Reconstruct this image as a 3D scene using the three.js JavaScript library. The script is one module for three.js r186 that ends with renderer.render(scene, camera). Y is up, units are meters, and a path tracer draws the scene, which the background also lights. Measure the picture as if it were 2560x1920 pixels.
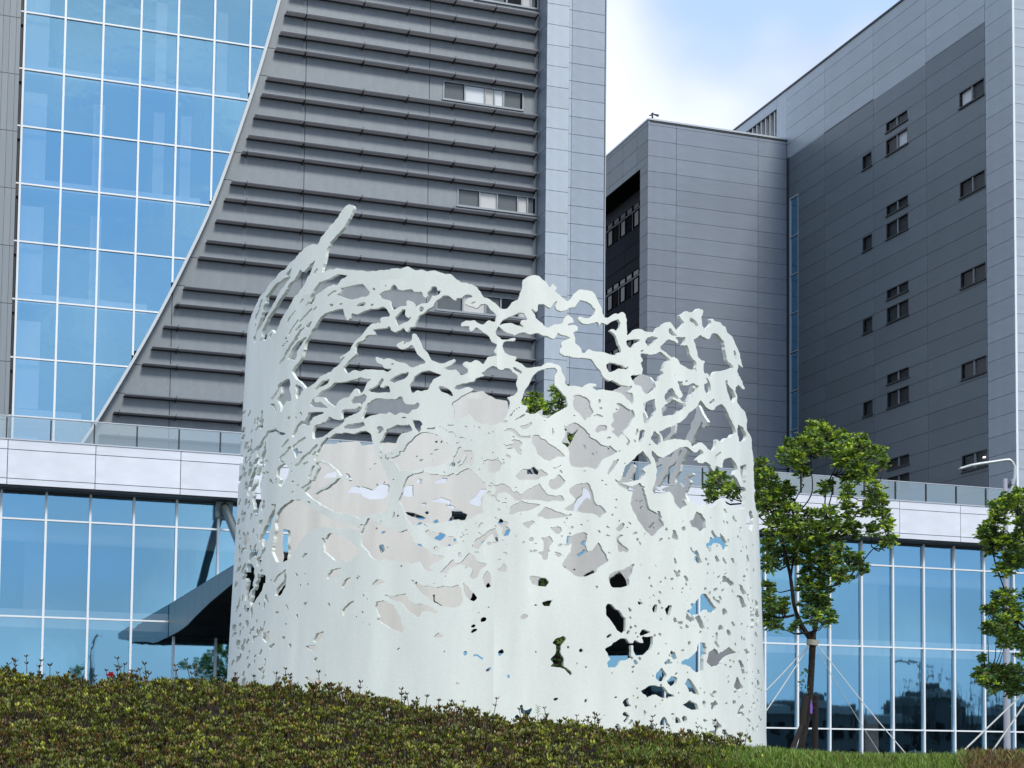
import * as THREE from 'three';
import { mergeGeometries } from 'three/addons/utils/BufferGeometryUtils.js';
import { RoundedBoxGeometry } from 'three/addons/geometries/RoundedBoxGeometry.js';

// ---------------------------------------------------------------- camera, sky, sun, exposure
const scene = new THREE.Scene();
const EYE = 1.6, FOCAL = 1651.5, PITCH = 0.0659229, ROLL = 0.0105998;   // focal length for a picture 1024 pixels wide
const camera = new THREE.PerspectiveCamera(2 * Math.atan(384 / FOCAL) * 180 / Math.PI, 1024 / 768, 0.1, 3000);
camera.position.set(0, EYE, 0);
camera.rotation.set(PITCH, 0, ROLL, 'XYZ');
camera.setViewOffset(1024, 768, 0, -260.2, 1024, 768);                    // shifted lens
camera.updateMatrixWorld();

const renderer = new THREE.WebGLRenderer({ antialias: true });
renderer.toneMapping = THREE.LinearToneMapping;
renderer.toneMappingExposure = 1.6;
renderer.shadowMap.enabled = true;

// seeded random numbers and smooth noise
function rng(seed) { let s = seed >>> 0; return () => { s = (s + 0x6d2b79f5) | 0; let t = Math.imul(s ^ (s >>> 15), 1 | s); t = (t + Math.imul(t ^ (t >>> 7), 61 | t)) ^ t; return ((t ^ (t >>> 14)) >>> 0) / 4294967296; }; }
function hash3(x, y, z) { let h = Math.imul(x, 374761393) ^ Math.imul(y, 668265263) ^ Math.imul(z, 1274126177); h = Math.imul(h ^ (h >>> 13), 1103515245); return ((h ^ (h >>> 16)) >>> 0) / 4294967296; }
function noise3(x, y, z) {
  const xi = Math.floor(x), yi = Math.floor(y), zi = Math.floor(z); let fx = x - xi, fy = y - yi, fz = z - zi;
  fx = fx * fx * (3 - 2 * fx); fy = fy * fy * (3 - 2 * fy); fz = fz * fz * (3 - 2 * fz);
  let r = 0;
  for (let i = 0; i < 8; i++) { const a = i & 1, b = (i >> 1) & 1, c = i >> 2; r += hash3(xi + a, yi + b, zi + c) * (a ? fx : 1 - fx) * (b ? fy : 1 - fy) * (c ? fz : 1 - fz); }
  return r;
}
const fbm = (x, y, z, n = 5) => { let r = 0, a = 0.5, s = 0; for (let i = 0; i < n; i++) { r += a * noise3(x, y, z); s += a; a *= 0.5; x = x * 2.03 + 11.3; y = y * 2.03 + 5.7; z = z * 2.03 + 3.1; } return r / s; };
const smooth = (a, b, x) => { const t = Math.min(1, Math.max(0, (x - a) / (b - a))); return t * t * (3 - 2 * t); };

// half cloudy daylight sky, the same all round
const SKY_GAIN = 0.71;
{
  const W = 1024, H = 512, data = new Float32Array(W * H * 4);
  for (let j = 0; j < H; j++) {
    const el = ((j + 0.5) / H - 0.5) * Math.PI, y = Math.sin(el), c = Math.cos(el);
    for (let i = 0; i < W; i++) {
      const az = ((i + 0.5) / W - 0.5) * 2 * Math.PI, x = c * Math.cos(az), z = c * Math.sin(az);
      const up = Math.max(0, y), haze = Math.pow(1 - up, 3.0);
      let r = 0.42 + 0.20 * haze, g = 0.61 + 0.14 * haze, b = 0.92 + 0.03 * haze;
      const px = x * 3.1, py = y * 5.2, pz = z * 3.1;
      const n = fbm(px * 1.6 + 3994.92, py * 1.6 + 28.68, pz * 1.6 + 32.76, 6);
      const cover = smooth(0.39, 0.61, n), shade = 0.86 + 0.26 * smooth(0.48, 0.72, n) - 0.24 * smooth(0.42, 0.66, fbm(px * 2.4 + 7, py * 2.4 + 0.6, pz * 2.4, 4));
      const k = 0.80 * cover;
      r += k * (0.95 * shade - r); g += k * (0.99 * shade - g); b += k * (1.08 * shade - b);
      const o = (j * W + i) * 4;
      data[o] = r * SKY_GAIN; data[o + 1] = g * SKY_GAIN; data[o + 2] = b * SKY_GAIN; data[o + 3] = 1;
    }
  }
  const sky = new THREE.DataTexture(data, W, H, THREE.RGBAFormat, THREE.FloatType);
  sky.mapping = THREE.EquirectangularReflectionMapping; sky.magFilter = THREE.LinearFilter; sky.minFilter = THREE.LinearFilter; sky.needsUpdate = true;
  scene.background = sky; scene.environment = sky; scene.environmentIntensity = 1;
}
const sun = new THREE.DirectionalLight(new THREE.Color(1, 0.96, 0.89), 1.5);
sun.position.set(46, 92, 62); sun.target.position.set(0, 0, -24);
sun.castShadow = true; sun.shadow.radius = 24; sun.shadow.mapSize.set(4096, 4096);
Object.assign(sun.shadow.camera, { left: -90, right: 90, top: 90, bottom: -90, near: 1, far: 320 });
scene.add(sun, sun.target);

// ---------------------------------------------------------------- helpers
const used = {};
function numbered(n) { const k = used[n] = (used[n] ?? -1) + 1; return k ? n + '_' + String(k).padStart(3, '0') : n; }
function tag(o, label, category, group, kind) { o.userData.label = label; if (category) o.userData.category = category; if (group) o.userData.group = group; if (kind) o.userData.kind = kind; return o; }
function thing(name, [x, y, z], turn, label, category, group) { const o = new THREE.Group(); o.name = numbered(name); o.position.set(x, y, z); o.rotation.y = turn; scene.add(o); return tag(o, label, category, group); }
function part(name, geo, mat, parent, pos, scale) {
  const m = new THREE.Mesh(geo, mat); m.name = numbered(name); m.castShadow = m.receiveShadow = true;
  if (pos) m.position.set(...pos); if (scale) m.scale.set(...scale);
  parent.add(m); return m;
}
function structure(name, geo, mat, label) { const m = part(name, geo, mat, scene); m.userData.kind = 'structure'; if (label) m.userData.label = label; return m; }
const BOX = new THREE.BoxGeometry(1, 1, 1);
const box = (x0, x1, y0, y1, z0, z1) => new THREE.BoxGeometry(x1 - x0, y1 - y0, z1 - z0).translate((x0 + x1) / 2, (y0 + y1) / 2, (z0 + z1) / 2);
const boxPart = (name, mat, parent, x0, x1, y0, y1, z0, z1) => part(name, BOX, mat, parent, [(x0 + x1) / 2, (y0 + y1) / 2, (z0 + z1) / 2], [x1 - x0, y1 - y0, z1 - z0]);
function bar(a, b, r0, r1 = r0, n = 8) {                                  // tapered round bar between two points
  const A = new THREE.Vector3(...a), B = new THREE.Vector3(...b), d = B.clone().sub(A), g = new THREE.CylinderGeometry(r1, r0, d.length(), n, 1);
  g.translate(0, d.length() / 2, 0).applyQuaternion(new THREE.Quaternion().setFromUnitVectors(new THREE.Vector3(0, 1, 0), d.normalize())).translate(...a);
  return g;
}
function tube(points, radius, seg = 24, n = 8) { return new THREE.TubeGeometry(new THREE.CatmullRomCurve3(points.map((p) => new THREE.Vector3(...p))), seg, radius, n, false); }
function flat(points, depth, bevel = 0) {                                  // outline in x, y given a thickness behind z = 0
  const s = new THREE.Shape(points.map(([x, y]) => new THREE.Vector2(x, y)));
  return new THREE.ExtrudeGeometry(s, { depth, bevelEnabled: bevel > 0, bevelSize: bevel, bevelThickness: bevel, bevelSegments: 1 }).translate(0, 0, -depth);
}
const merge = (list) => mergeGeometries(list.map((g) => { const k = g.index ? g.toNonIndexed() : g; for (const a of Object.keys(k.attributes)) if (!['position', 'normal', 'uv'].includes(a)) k.deleteAttribute(a); return k; }));

// textures: fine grain and faint patches, in metres
function grain(size, amp, fx, fy, seed, oct = 4, base = 1) {
  const d = new Uint8Array(size * size * 4), R = rng(seed);
  for (let j = 0; j < size; j++) for (let i = 0; i < size; i++) {
    const u = i / size, v = j / size, w = 0.5 - 0.5 * Math.cos(2 * Math.PI * u);
    const n = fbm(u * fx, v * fy, seed, oct) * w + fbm((u + 1) * fx + 31, v * fy, seed, oct) * (1 - w);
    const k = Math.max(0, Math.min(255, 255 * base * (1 - amp + 2 * amp * (n - 0.5) + amp * 0.5 * (R() - 0.5))));
    const o = (j * size + i) * 4; d[o] = d[o + 1] = d[o + 2] = k; d[o + 3] = 255;
  }
  const t = new THREE.DataTexture(d, size, size); t.wrapS = t.wrapT = THREE.RepeatWrapping; t.magFilter = THREE.LinearFilter; t.minFilter = THREE.LinearMipmapLinearFilter; t.generateMipmaps = true; t.colorSpace = THREE.SRGBColorSpace; t.needsUpdate = true;
  return t;
}
const panelGrain = grain(256, 0.05, 5, 3, 3), paintGrain = grain(512, 0.06, 26, 5, 8, 5), roofGrain = grain(256, 0.12, 8, 8, 5), barkGrain = grain(256, 0.35, 10, 30, 6);
const std = (r, g, b, o = {}) => new THREE.MeshStandardMaterial({ color: new THREE.Color().setRGB(r, g, b), roughness: 0.6, ...o });
const phys = (r, g, b, o = {}) => new THREE.MeshPhysicalMaterial({ color: new THREE.Color().setRGB(r, g, b), ...o });
const M = {
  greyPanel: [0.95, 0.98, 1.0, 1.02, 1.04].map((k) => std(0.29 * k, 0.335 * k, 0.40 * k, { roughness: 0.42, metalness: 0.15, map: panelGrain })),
  palePanel: [0.95, 0.98, 1.0, 1.02, 1.04].map((k) => std(0.46 * k, 0.52 * k, 0.575 * k, { roughness: 0.42, metalness: 0.15, map: panelGrain })),
  midPanel: [0.97, 1.0, 1.03].map((k) => std(0.35 * k, 0.405 * k, 0.475 * k, { roughness: 0.42, metalness: 0.15, map: panelGrain })),
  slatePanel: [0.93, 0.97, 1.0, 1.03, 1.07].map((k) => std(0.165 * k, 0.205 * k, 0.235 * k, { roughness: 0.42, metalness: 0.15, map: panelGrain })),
  towerPanel: [0.97, 1.0, 1.03].map((k) => std(0.275 * k, 0.305 * k, 0.325 * k, { roughness: 0.5, metalness: 0.1, map: panelGrain })),
  shadedPanel: [0.9, 1.0, 1.1].map((k) => phys(0.016 * k, 0.018 * k, 0.028 * k, { roughness: 0.8, specularIntensity: 0.2 })),  // near-black base colour carries the shade of the recess
  whitePanel: [0.98, 1.0, 1.02].map((k) => std(0.84 * k, 0.87 * k, 0.93 * k, { roughness: 0.35, map: panelGrain })),
  joint: std(0.05, 0.055, 0.065, { roughness: 0.8 }),
  core: std(0.05, 0.052, 0.058, { roughness: 0.9 }),
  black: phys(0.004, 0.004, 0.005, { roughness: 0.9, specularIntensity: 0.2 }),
  darkMetal: std(0.045, 0.05, 0.055, { roughness: 0.45, metalness: 0.3 }),
  louverSlat: std(0.17, 0.18, 0.205, { roughness: 0.5, metalness: 0.2 }),
  louver: std(0.25, 0.265, 0.29, { roughness: 0.5, metalness: 0.2 }),
  louverDark: std(0.03, 0.031, 0.036, { roughness: 0.55, metalness: 0.2 }),
  whiteMetal: std(0.86, 0.89, 0.90, { roughness: 0.35 }),
  alu: std(0.55, 0.58, 0.62, { roughness: 0.4, metalness: 0.3 }),
  blind: std(0.62, 0.62, 0.60, { roughness: 0.8 }),
  frame: std(0.30, 0.33, 0.35, { roughness: 0.45, metalness: 0.2 }),
  deepScreen: std(0.014, 0.022, 0.026, { roughness: 0.7 }),
  dimPane: std(0.055, 0.06, 0.062, { roughness: 0.4 }),
  screen: std(0.115, 0.13, 0.14, { roughness: 0.7 }),
  room: std(0.07, 0.085, 0.10, { roughness: 0.9 }),
  roomPale: std(0.75, 0.78, 0.80, { roughness: 0.9 }),
  towerGlass: std(0.34, 0.66, 0.88, { roughness: 0.03, metalness: 1, transparent: true, opacity: 0.72, side: THREE.DoubleSide }),
  podiumGlass: std(0.28, 0.59, 0.80, { roughness: 0.02, metalness: 1, transparent: true, opacity: 0.70, side: THREE.DoubleSide }),
  windowGlass: std(0.80, 0.85, 0.88, { roughness: 0.04, metalness: 1, transparent: true, opacity: 0.03, side: THREE.DoubleSide }),
  railGlass: std(0.62, 0.70, 0.68, { roughness: 0.05, metalness: 1, transparent: true, opacity: 0.52, side: THREE.DoubleSide }),
  sculptureInsideShaded: std(0.79, 0.77, 0.715, { roughness: 0.6, map: paintGrain }),  // drum white made darker and warmer: interior shade put into the colour
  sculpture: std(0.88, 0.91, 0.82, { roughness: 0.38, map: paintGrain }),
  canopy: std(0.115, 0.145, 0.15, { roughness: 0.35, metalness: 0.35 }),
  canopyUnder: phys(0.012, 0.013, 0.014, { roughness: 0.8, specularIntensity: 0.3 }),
  edgeTrim: std(0.60, 0.63, 0.64, { roughness: 0.4 }),
  bark: std(0.05, 0.036, 0.03, { roughness: 0.95, map: barkGrain, bumpMap: barkGrain, bumpScale: 0.01 }),
  rope: std(0.55, 0.56, 0.52, { roughness: 0.8 }),
  stake: std(0.022, 0.017, 0.014, { roughness: 0.95 }),
  cloth: std(0.42, 0.40, 0.32, { roughness: 0.9 }),
  purple: std(0.20, 0.10, 0.42, { roughness: 0.8 }),
  lampArm: std(0.56, 0.59, 0.58, { roughness: 0.3, metalness: 0.4 }),
  lampPaint: std(0.46, 0.46, 0.51, { roughness: 0.35, metalness: 0.2 }),
  lens: std(0.75, 0.75, 0.72, { roughness: 0.3 }),
};
// panes bow a little: a slow swell in the glass, different from pane to pane
const swell = (() => { const n = 128, d = new Uint8Array(n * n * 4); for (let j = 0; j < n; j++) for (let i = 0; i < n; i++) { const u = i / n * 2 * Math.PI, v = j / n * 2 * Math.PI, k = 127 + 90 * (fbm(2.2 + 1.1 * Math.cos(u), 3 + 1.1 * Math.sin(u), 1.6 + 1.1 * Math.cos(v) + 5 * Math.sin(v) * 0.22, 3) - 0.5) * 2; const o = (j * n + i) * 4; d[o] = d[o + 1] = d[o + 2] = k; d[o + 3] = 255; } const t = new THREE.DataTexture(d, n, n); t.wrapS = t.wrapT = THREE.RepeatWrapping; t.magFilter = THREE.LinearFilter; t.needsUpdate = true; return t; })();
const glassSet = (m, rep, scale) => [[0, 0], [0.37, 0.21], [0.71, 0.55], [0.13, 0.83], [0.52, 0.4]].map(([x, y]) => { const g = m.clone(), t = swell.clone(); t.offset.set(x, y); t.repeat.set(rep, rep); t.needsUpdate = true; g.bumpMap = t; g.bumpScale = scale; return g; });
M.podiumPanes = glassSet(M.podiumGlass, 0.55, 0.0014); M.towerPanes = glassSet(M.towerGlass, 0.3, 0.004);
const R0 = rng(77);
const pick = (list) => list[Math.floor(R0() * list.length)];

// facade axes: every building front runs along the same line, 19.16 degrees off the view; u along it, w square to it (towards the street), v = height above the eye
const TURN = 0.334423, CA = Math.cos(TURN), SA = Math.sin(TURN);
const at = (u, w) => [u * CA + w * SA, -u * SA + w * CA];
const PLAZA = 1.35;                                                        // level of the plaza at the buildings
function building(name, u, w, label, category, group) { const [x, z] = at(u, w); const o = thing(name, [x, PLAZA, z], TURN, label, category, group); o.userData0 = 0; delete o.userData0; const inner = { u, w, o }; inner.U = (k) => k - u; inner.V = (k) => k + EYE - PLAZA; inner.W = (k) => k - w; return inner; }
// boxes given in facade coordinates
function put(b, name, mat, u0, u1, v0, v1, w0, w1, parent = b.o) {
  const o = parent === b.o ? [0, 0, 0] : [parent.position.x, parent.position.y, parent.position.z];
  return part(name, BOX, mat, parent, [b.U((u0 + u1) / 2) - o[0], b.V((v0 + v1) / 2) - o[1], b.W((w0 + w1) / 2) - o[2]], [u1 - u0, v1 - v0, w1 - w0]);
}
const gbox = (b, u0, u1, v0, v1, w0, w1) => box(b.U(u0), b.U(u1), b.V(v0), b.V(v1), b.W(w0), b.W(w1));
// rectangles minus openings
function minus(rects, hole) {
  const out = [];
  for (const r of rects) {
    const [a0, a1, b0, b1] = r, [h0, h1, k0, k1] = hole;
    if (h0 >= a1 || h1 <= a0 || k0 >= b1 || k1 <= b0) { out.push(r); continue; }
    const m0 = Math.max(a0, h0), m1 = Math.min(a1, h1);
    if (k0 > b0 + 0.01) out.push([a0, a1, b0, k0]);
    if (k1 < b1 - 0.01) out.push([a0, a1, k1, b1]);
    const y0 = Math.max(b0, k0), y1 = Math.min(b1, k1);
    if (m0 > a0 + 0.01) out.push([a0, m0, y0, y1]);
    if (m1 < a1 - 0.01) out.push([m1, a1, y0, y1]);
  }
  return out;
}
// ---------------------------------------------------------------- ground
{
  const g = new THREE.PlaneGeometry(2600, 2600, 200, 200).rotateX(-Math.PI / 2), p = g.attributes.position;
  for (let i = 0; i < p.count; i++) { const x = Math.sign(p.getX(i)) * Math.pow(Math.abs(p.getX(i)) / 1300, 2.2) * 1300, z = Math.sign(p.getZ(i)) * Math.pow(Math.abs(p.getZ(i)) / 1300, 2.2) * 1300; p.setX(i, x); p.setZ(i, z); p.setY(i, z > -3 ? 0 : z < -30 ? PLAZA : 1.55 * smooth(-3, -9, z) - 0.2 * smooth(-24, -30, z)); }
  g.computeVertexNormals();
  structure('ground', g, std(0.11, 0.115, 0.10, { roughness: 0.95, map: roofGrain }), 'paved and planted ground rising from the street to the plaza');
}

// ---------------------------------------------------------------- podium: long low glazed block with white fascia
{
  const b = building('podium_building', 20, -62, 'long low glazed block with white panel band and glass balustrade', 'building');
  const U0 = -10, U1 = 60, WF = -59, WG = -59.9;
  // body: slabs, back wall, floor
  part('body', merge([gbox(b, U0, U1, 8.99, 10.55, -61.2, -59.35), gbox(b, U0, U1, 10.2, 10.5, -64.45, -61.2), gbox(b, U0, U1, 9.02, 9.3, -71, -61.2), gbox(b, U0, U1, b.o ? -0.25 : 0, -0.05, -71, -60.1), gbox(b, U0, U1, -0.25, 10.4, -71.3, -71), gbox(b, U0 - 0.3, U0, -0.25, 10.4, -71.3, -59.4), gbox(b, U1, U1 + 0.3, -0.25, 10.4, -71.3, -59.4)]), M.room, b.o);
  put(b, 'ceiling_bulkhead', M.roomPale, U0, U1, 7.32, 8.98, -60.9, -60.6);
  put(b, 'ceiling_bulkhead', M.roomPale, U0, U1, 4.25, 4.9, -64, -60.5);
  put(b, 'floor_slab', M.room, U0, U1, 4.3, 4.6, -71, -64);
  for (let u = -6; u < 60; u += 8.9) put(b, 'column', M.roomPale, u, u + 0.7, -0.05, 9, -64.2, -63.5);
  // fascia panels
  for (let k = -4; k < 18; k++) {
    const u0 = 7.93 + 2.954 * k + 0.012, u1 = u0 + 2.954 - 0.024;
    for (const [v0, v1] of [[9.07, 9.265], [9.29, 10.275], [10.30, 10.62]]) put(b, 'fascia_panel', pick(M.whitePanel), u0, u1, v0, v1, WF - 0.06 - R0() * 0.004, WF);
  }
  put(b, 'fascia_backing', M.joint, U0, U1, 9.09, 10.6, -59.34, -59.075);
  put(b, 'coping', M.alu, U0, U1, 10.622, 10.665, -59.5, -58.97);
  put(b, 'soffit', M.darkMetal, U0, U1, 9.0, 9.07, -59.88, -59.075);
  // balustrade
  for (let k = -8; k < 33; k++) {
    const u = 4.91 + 1.4727 * k;
    put(b, 'balustrade_post', M.darkMetal, u - 0.022, u + 0.022, 10.66, 11.4, -59.1, -59.02);
    const g = new THREE.PlaneGeometry(1.4727 - 0.06, 0.77); const p = part('balustrade_pane', g, M.railGlass, b.o, [b.U(u + 0.736), b.V(11.055), b.W(-59.06)]); p.rotation.y = (R0() - 0.5) * 0.008;
  }
  put(b, 'handrail', M.alu, U0, U1, 11.44, 11.47, -59.1, -59.02);
  // curtain wall
  const lines = []; for (let j = -6; j < 48; j++) lines.push(j <= 5 ? 1.89 + 1.512 * j : j <= 20 ? 9.45 + 1.4807 * (j - 5) : 31.66 + 1.497 * (j - 20));
  for (const u of lines) part('mullion', BOX, M.whiteMetal, b.o, [b.U(u), b.V(4.38), b.W(-59.86)], [0.075, 9.22, 0.16]);
  for (let i = 0; i + 1 < lines.length; i++) {
    const rows = [[-0.2, 1.14], [1.14, 4.58], [4.58, 8.0], [8.0, 8.99]];
    for (const [v0, v1] of rows) {
      const g = new THREE.PlaneGeometry(lines[i + 1] - lines[i] - 0.075, v1 - v0 - 0.06);
      const p = part('pane', g, pick(M.podiumPanes), b.o, [b.U((lines[i] + lines[i + 1]) / 2), b.V((v0 + v1) / 2), b.W(WG)]);
      p.rotation.set((R0() - 0.5) * 0.006, (R0() - 0.5) * 0.008, 0);
    }
    for (const v of [1.14, 4.58, 8.0]) part('transom', BOX, M.whiteMetal, b.o, [b.U((lines[i] + lines[i + 1]) / 2), b.V(v), b.W(-59.87)], [lines[i + 1] - lines[i] - 0.076, 0.06, 0.12]);
  }
  put(b, 'glazing_head', M.darkMetal, U0, U1, 8.93, 8.998, -59.95, -59.83);
  // entrance canopy: slab whose underside rises away from the wall, hung on rods
  const prof = [[-59.8, 5.18], [-59.8, 4.05], [-57.0, 4.07], [-55.2, 4.13], [-53.85, 4.26], [-50.5, 4.5], [-46, 4.72], [-42.8, 4.88], [-42.5, 5.03], [-42.6, 5.18]];
  const s = new THREE.Shape(prof.map(([w, v]) => new THREE.Vector2(w, v)));
  const cg = new THREE.ExtrudeGeometry(s, { depth: 12.5, bevelEnabled: false }).rotateY(-Math.PI / 2);   // x = -depth, z = w
  cg.translate(b.U(7.78) + 12.5, b.V(0), b.W(0));
  { const q = cg.attributes.position; for (let i = 0; i < q.count; i++) { const w = q.getZ(i) + b.w, len = 12.4 + 7.8 * (-42.5 - w) / 17.3; q.setX(i, b.U(7.78) + (q.getX(i) - b.U(7.78)) / 12.5 * len); } cg.computeVertexNormals(); }
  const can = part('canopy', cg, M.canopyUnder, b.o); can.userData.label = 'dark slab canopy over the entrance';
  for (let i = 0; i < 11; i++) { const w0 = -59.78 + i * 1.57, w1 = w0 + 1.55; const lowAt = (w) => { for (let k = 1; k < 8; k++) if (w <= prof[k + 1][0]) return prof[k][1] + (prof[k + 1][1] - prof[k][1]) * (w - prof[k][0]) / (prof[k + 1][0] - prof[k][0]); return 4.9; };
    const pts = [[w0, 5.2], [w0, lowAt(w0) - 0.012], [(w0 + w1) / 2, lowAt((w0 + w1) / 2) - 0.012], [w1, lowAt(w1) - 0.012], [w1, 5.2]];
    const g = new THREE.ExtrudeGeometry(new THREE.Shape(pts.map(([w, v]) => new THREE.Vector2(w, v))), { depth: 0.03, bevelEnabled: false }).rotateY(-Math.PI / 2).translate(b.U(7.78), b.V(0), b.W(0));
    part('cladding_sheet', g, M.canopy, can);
  }
  part('cladding_sheet', gbox(b, 7.75, 20.1, 5.182, 5.21, -59.8, -42.6), M.canopy, can);
  for (const u of [9.6, 14.5, 19.5]) part('hanger', merge([bar([b.U(u), b.V(8.95), b.W(-59.8)], [b.U(u), b.V(5.2), b.W(-52.5)], 0.16, 0.16, 6), gbox(b, u - 0.3, u + 0.3, 8.4, 9.0, -59.8, -59.5)]), M.canopy, b.o);
}

// ---------------------------------------------------------------- tower with curved glass corner and sun louvers
{
  const b = building('office_tower', 10, -66, 'tall grey tower with blue glass corner cut by a curved white edge', 'building');
  const WGL = -64.0, WW = -64.4;
  const curve = [[14.3, 44], [13.2, 36], [12.55, 32.5], [11.99, 30.04], [11.48, 27.95], [10.87, 25.7], [9.49, 21.32], [8.59, 19.1], [7.59, 16.85], [6.7, 15.04], [5.34, 12.47], [4.85, 11.62], [3.9, 10.1]];
  const sp = new THREE.CatmullRomCurve3(curve.map(([u, v]) => new THREE.Vector3(u, v, 0)));
  const pts = sp.getPoints(120);
  const cu = (v) => { for (let i = 0; i < 120; i++) if (v <= pts[i].y && v >= pts[i + 1].y) { const t = (pts[i].y - v) / (pts[i].y - pts[i + 1].y); return pts[i].x + t * (pts[i + 1].x - pts[i].x); } return v > 40 ? 14 : 4; };
  // structure behind
  part('core', merge([gbox(b, 2.3, 26, 9.5, 42, -86, -65.9), gbox(b, 15.5, 23.25, 9.5, 42, -65.9, -65.3)]), M.core, b.o);
  for (let k = -2; k < 8; k++) {
    const v = 25.75 - 4.43 * k + 0.0;
    const end = Math.min(15.4, cu(v - 0.8) - 0.05); if (v > 35 || v < 11 || end < 3) continue;
    put(b, 'floor_slab', M.roomPale, 2.35, end, v - 0.1, v + 0.28, -65.85, -64.14);
    put(b, 'ceiling', M.room, 2.35, end, v - 0.75, v - 0.7, -65.85, -64.5);
    put(b, 'column', M.roomPale, 2.4, 3.25, v - 4.1, v - 0.75, -64.75, -64.25);
    for (const u of [5.0, 7.3, 8.35, 9.7]) if (R0() < 0.8 && cu(v - 4.1) > u + 0.6) put(b, 'blind', M.blind, u, u + 0.42, v - 4.1, v - 0.78, -64.52, -64.50);
    if (cu(v - 4.1) > 8) put(b, 'partition', M.room, 4.4 + R0(), 6.2 + R0(), v - 4.1, v - 2.6, -65.2, -65.1);
  }
  // panes, cut along the curve
  const us = [2.33, 3.82, 5.245, 6.67, 8.1, 9.51, 10.93, 12.35, 13.77];
  const vs = []; for (let k = -5; k < 9; k++) vs.push(25.75 - 2.222 * k); vs.reverse();
  const cutPoly = (u0, u1, v0, v1, off) => {
    const right = [], n = 7; let any = false;
    for (let i = 0; i <= n; i++) { const v = v0 + (v1 - v0) * i / n, u = Math.min(u1, cu(v) + off); if (u > u0 + 0.02) { right.push([u, v]); any = true; } }
    if (!any) return null;
    const lo = right[0][1], hi = right[right.length - 1][1];
    return [[u0, lo], ...right, [u0, hi]];
  };
  for (let i = 0; i + 1 < us.length; i++) for (let j = 0; j + 1 < vs.length; j++) {
    if (vs[j + 1] > 34 || vs[j + 1] < 10.6) continue;
    const P = cutPoly(us[i] + 0.035, us[i + 1] - 0.035, vs[j] + 0.04, vs[j + 1] - 0.04, 0.02); if (!P) continue;
    const cx = (us[i] + us[i + 1]) / 2, cy = (vs[j] + vs[j + 1]) / 2;
    const g = new THREE.ShapeGeometry(new THREE.Shape(P.map(([u, v]) => new THREE.Vector2(u - cx, v - cy))));
    const m = part('pane', g, pick(M.towerPanes), b.o, [b.U(cx), b.V(cy), b.W(WGL)]); m.rotation.set((R0() - 0.5) * 0.008, (R0() - 0.5) * 0.010, 0);
  }
  for (const u of us.slice(0, 8)) {                                        // mullions up from the curve
    let v0 = 9.6; for (let v = 9.6; v < 34; v += 0.05) if (cu(v) > u + 0.04) { v0 = v; break; }
    if (v0 < 33) put(b, 'mullion', M.whiteMetal, u - 0.038, u + 0.038, v0, 34, WGL - 0.04, WGL + 0.09);
  }
  for (let j = 0; j < vs.length; j++) { const v = vs[j]; if (v > 34 || v < 10.6) continue; const u1 = Math.min(cu(v), 13.7); put(b, 'transom', M.whiteMetal, 2.15, u1, v - 0.03, v + 0.03, WGL - 0.03, WGL + 0.07); }
  // white edge strip along the curve
  {
    const left = [], right = []; for (const p of pts) { if (p.y > 36 || p.y < 10) continue; left.push([p.x, p.y]); right.unshift([p.x + 0.12, p.y]); }
    part('curved_edge', flat([...left, ...right], 0.5).translate(b.U(0), b.V(0), b.W(-63.85)), M.edgeTrim, b.o);
  }
  // wall panels right of the curve; window bands between the louver groups
  const seams = [3.5, 8.17, 13.29, 18.49, 23.29], RIGHT = 23.29;
  const wins = [[19.07, 22.63, 27.12, 27.93], [19.75, 23.26, 22.68, 23.45], [20.4, 23.26, 31.63, 32.5], [18.9, 23.2, 18.2, 19.02]];
  const top = 26.87 * 1.006;
  for (let k = -2; k < 4; k++) {
    const vTop = top - 4.445 * k, band = [[vTop - 3.28, vTop + 0.0], [vTop, vTop + 1.165]];
    for (const [v0, v1] of band) for (let i = 0; i < 4; i++) {
      let rects = [[seams[i] + 0.012, seams[i + 1] - 0.012, v0 + 0.012, v1 - 0.012]];
      for (const h of wins) rects = rects.flatMap((r) => minus([r], h));
      for (const [u0, u1, a, c] of rects) {
        if (a > 34 || c < 10.5) continue;
        const n = 8, L = []; for (let q = 0; q <= n; q++) { const v = a + (c - a) * q / n, u = Math.max(u0, cu(v) + 0.1); if (u < u1 - 0.03) L.push([u, v]); }
        if (L.length < 2) continue;
        part('wall_panel', flat([...L, [u1, L[L.length - 1][1]], [u1, L[0][1]]], 0.05).translate(b.U(0), b.V(0), b.W(WW)), pick(M.towerPanel), b.o);
      }
    }
    // louvers: five shelves a floor, in lengths between brackets
    const br = [6.26, 8.41, 10.95, 13.23, 15.63, 17.52, 19.52, 21.29, 23.16];
    for (const off of [0, 0.71, 1.61, 2.48, 3.16]) {
      const v = 26.87 - 4.42 * k - off; if (v > 33 || v < 11.2) continue;
      const start = cu(v) + 0.45;
      for (let i = 0; i < br.length; i++) {
        const u0 = Math.max(start, i ? br[i - 1] : start), u1 = br[i]; if (u1 - u0 < 0.12) continue;
        if (u1 < start) continue;
        const a = b.U(u0 + 0.015), c = b.U(u1 - 0.015), y = b.V(v), g = [];
        for (let q = 0; q < 7; q++) g.push(box(a, c, y - 0.035, y - 0.006, b.W(-64.068 - q * 0.044), b.W(-64.05 - q * 0.044)));
        const lv = part('louver', merge(g), M.louverSlat, b.o);
        part('nose', box(a, c, y - 0.024, y, b.W(-64.02), b.W(-63.97)), M.louver, lv);
        part('bracket', merge([box(c - 0.02, c + 0.005, y - 0.09, y + 0.05, b.W(-64.38), b.W(-63.98)), box(c - 0.05, c + 0.02, y - 0.13, y - 0.06, b.W(-64.39), b.W(-64.30))]), M.louverDark, lv);
      }
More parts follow.
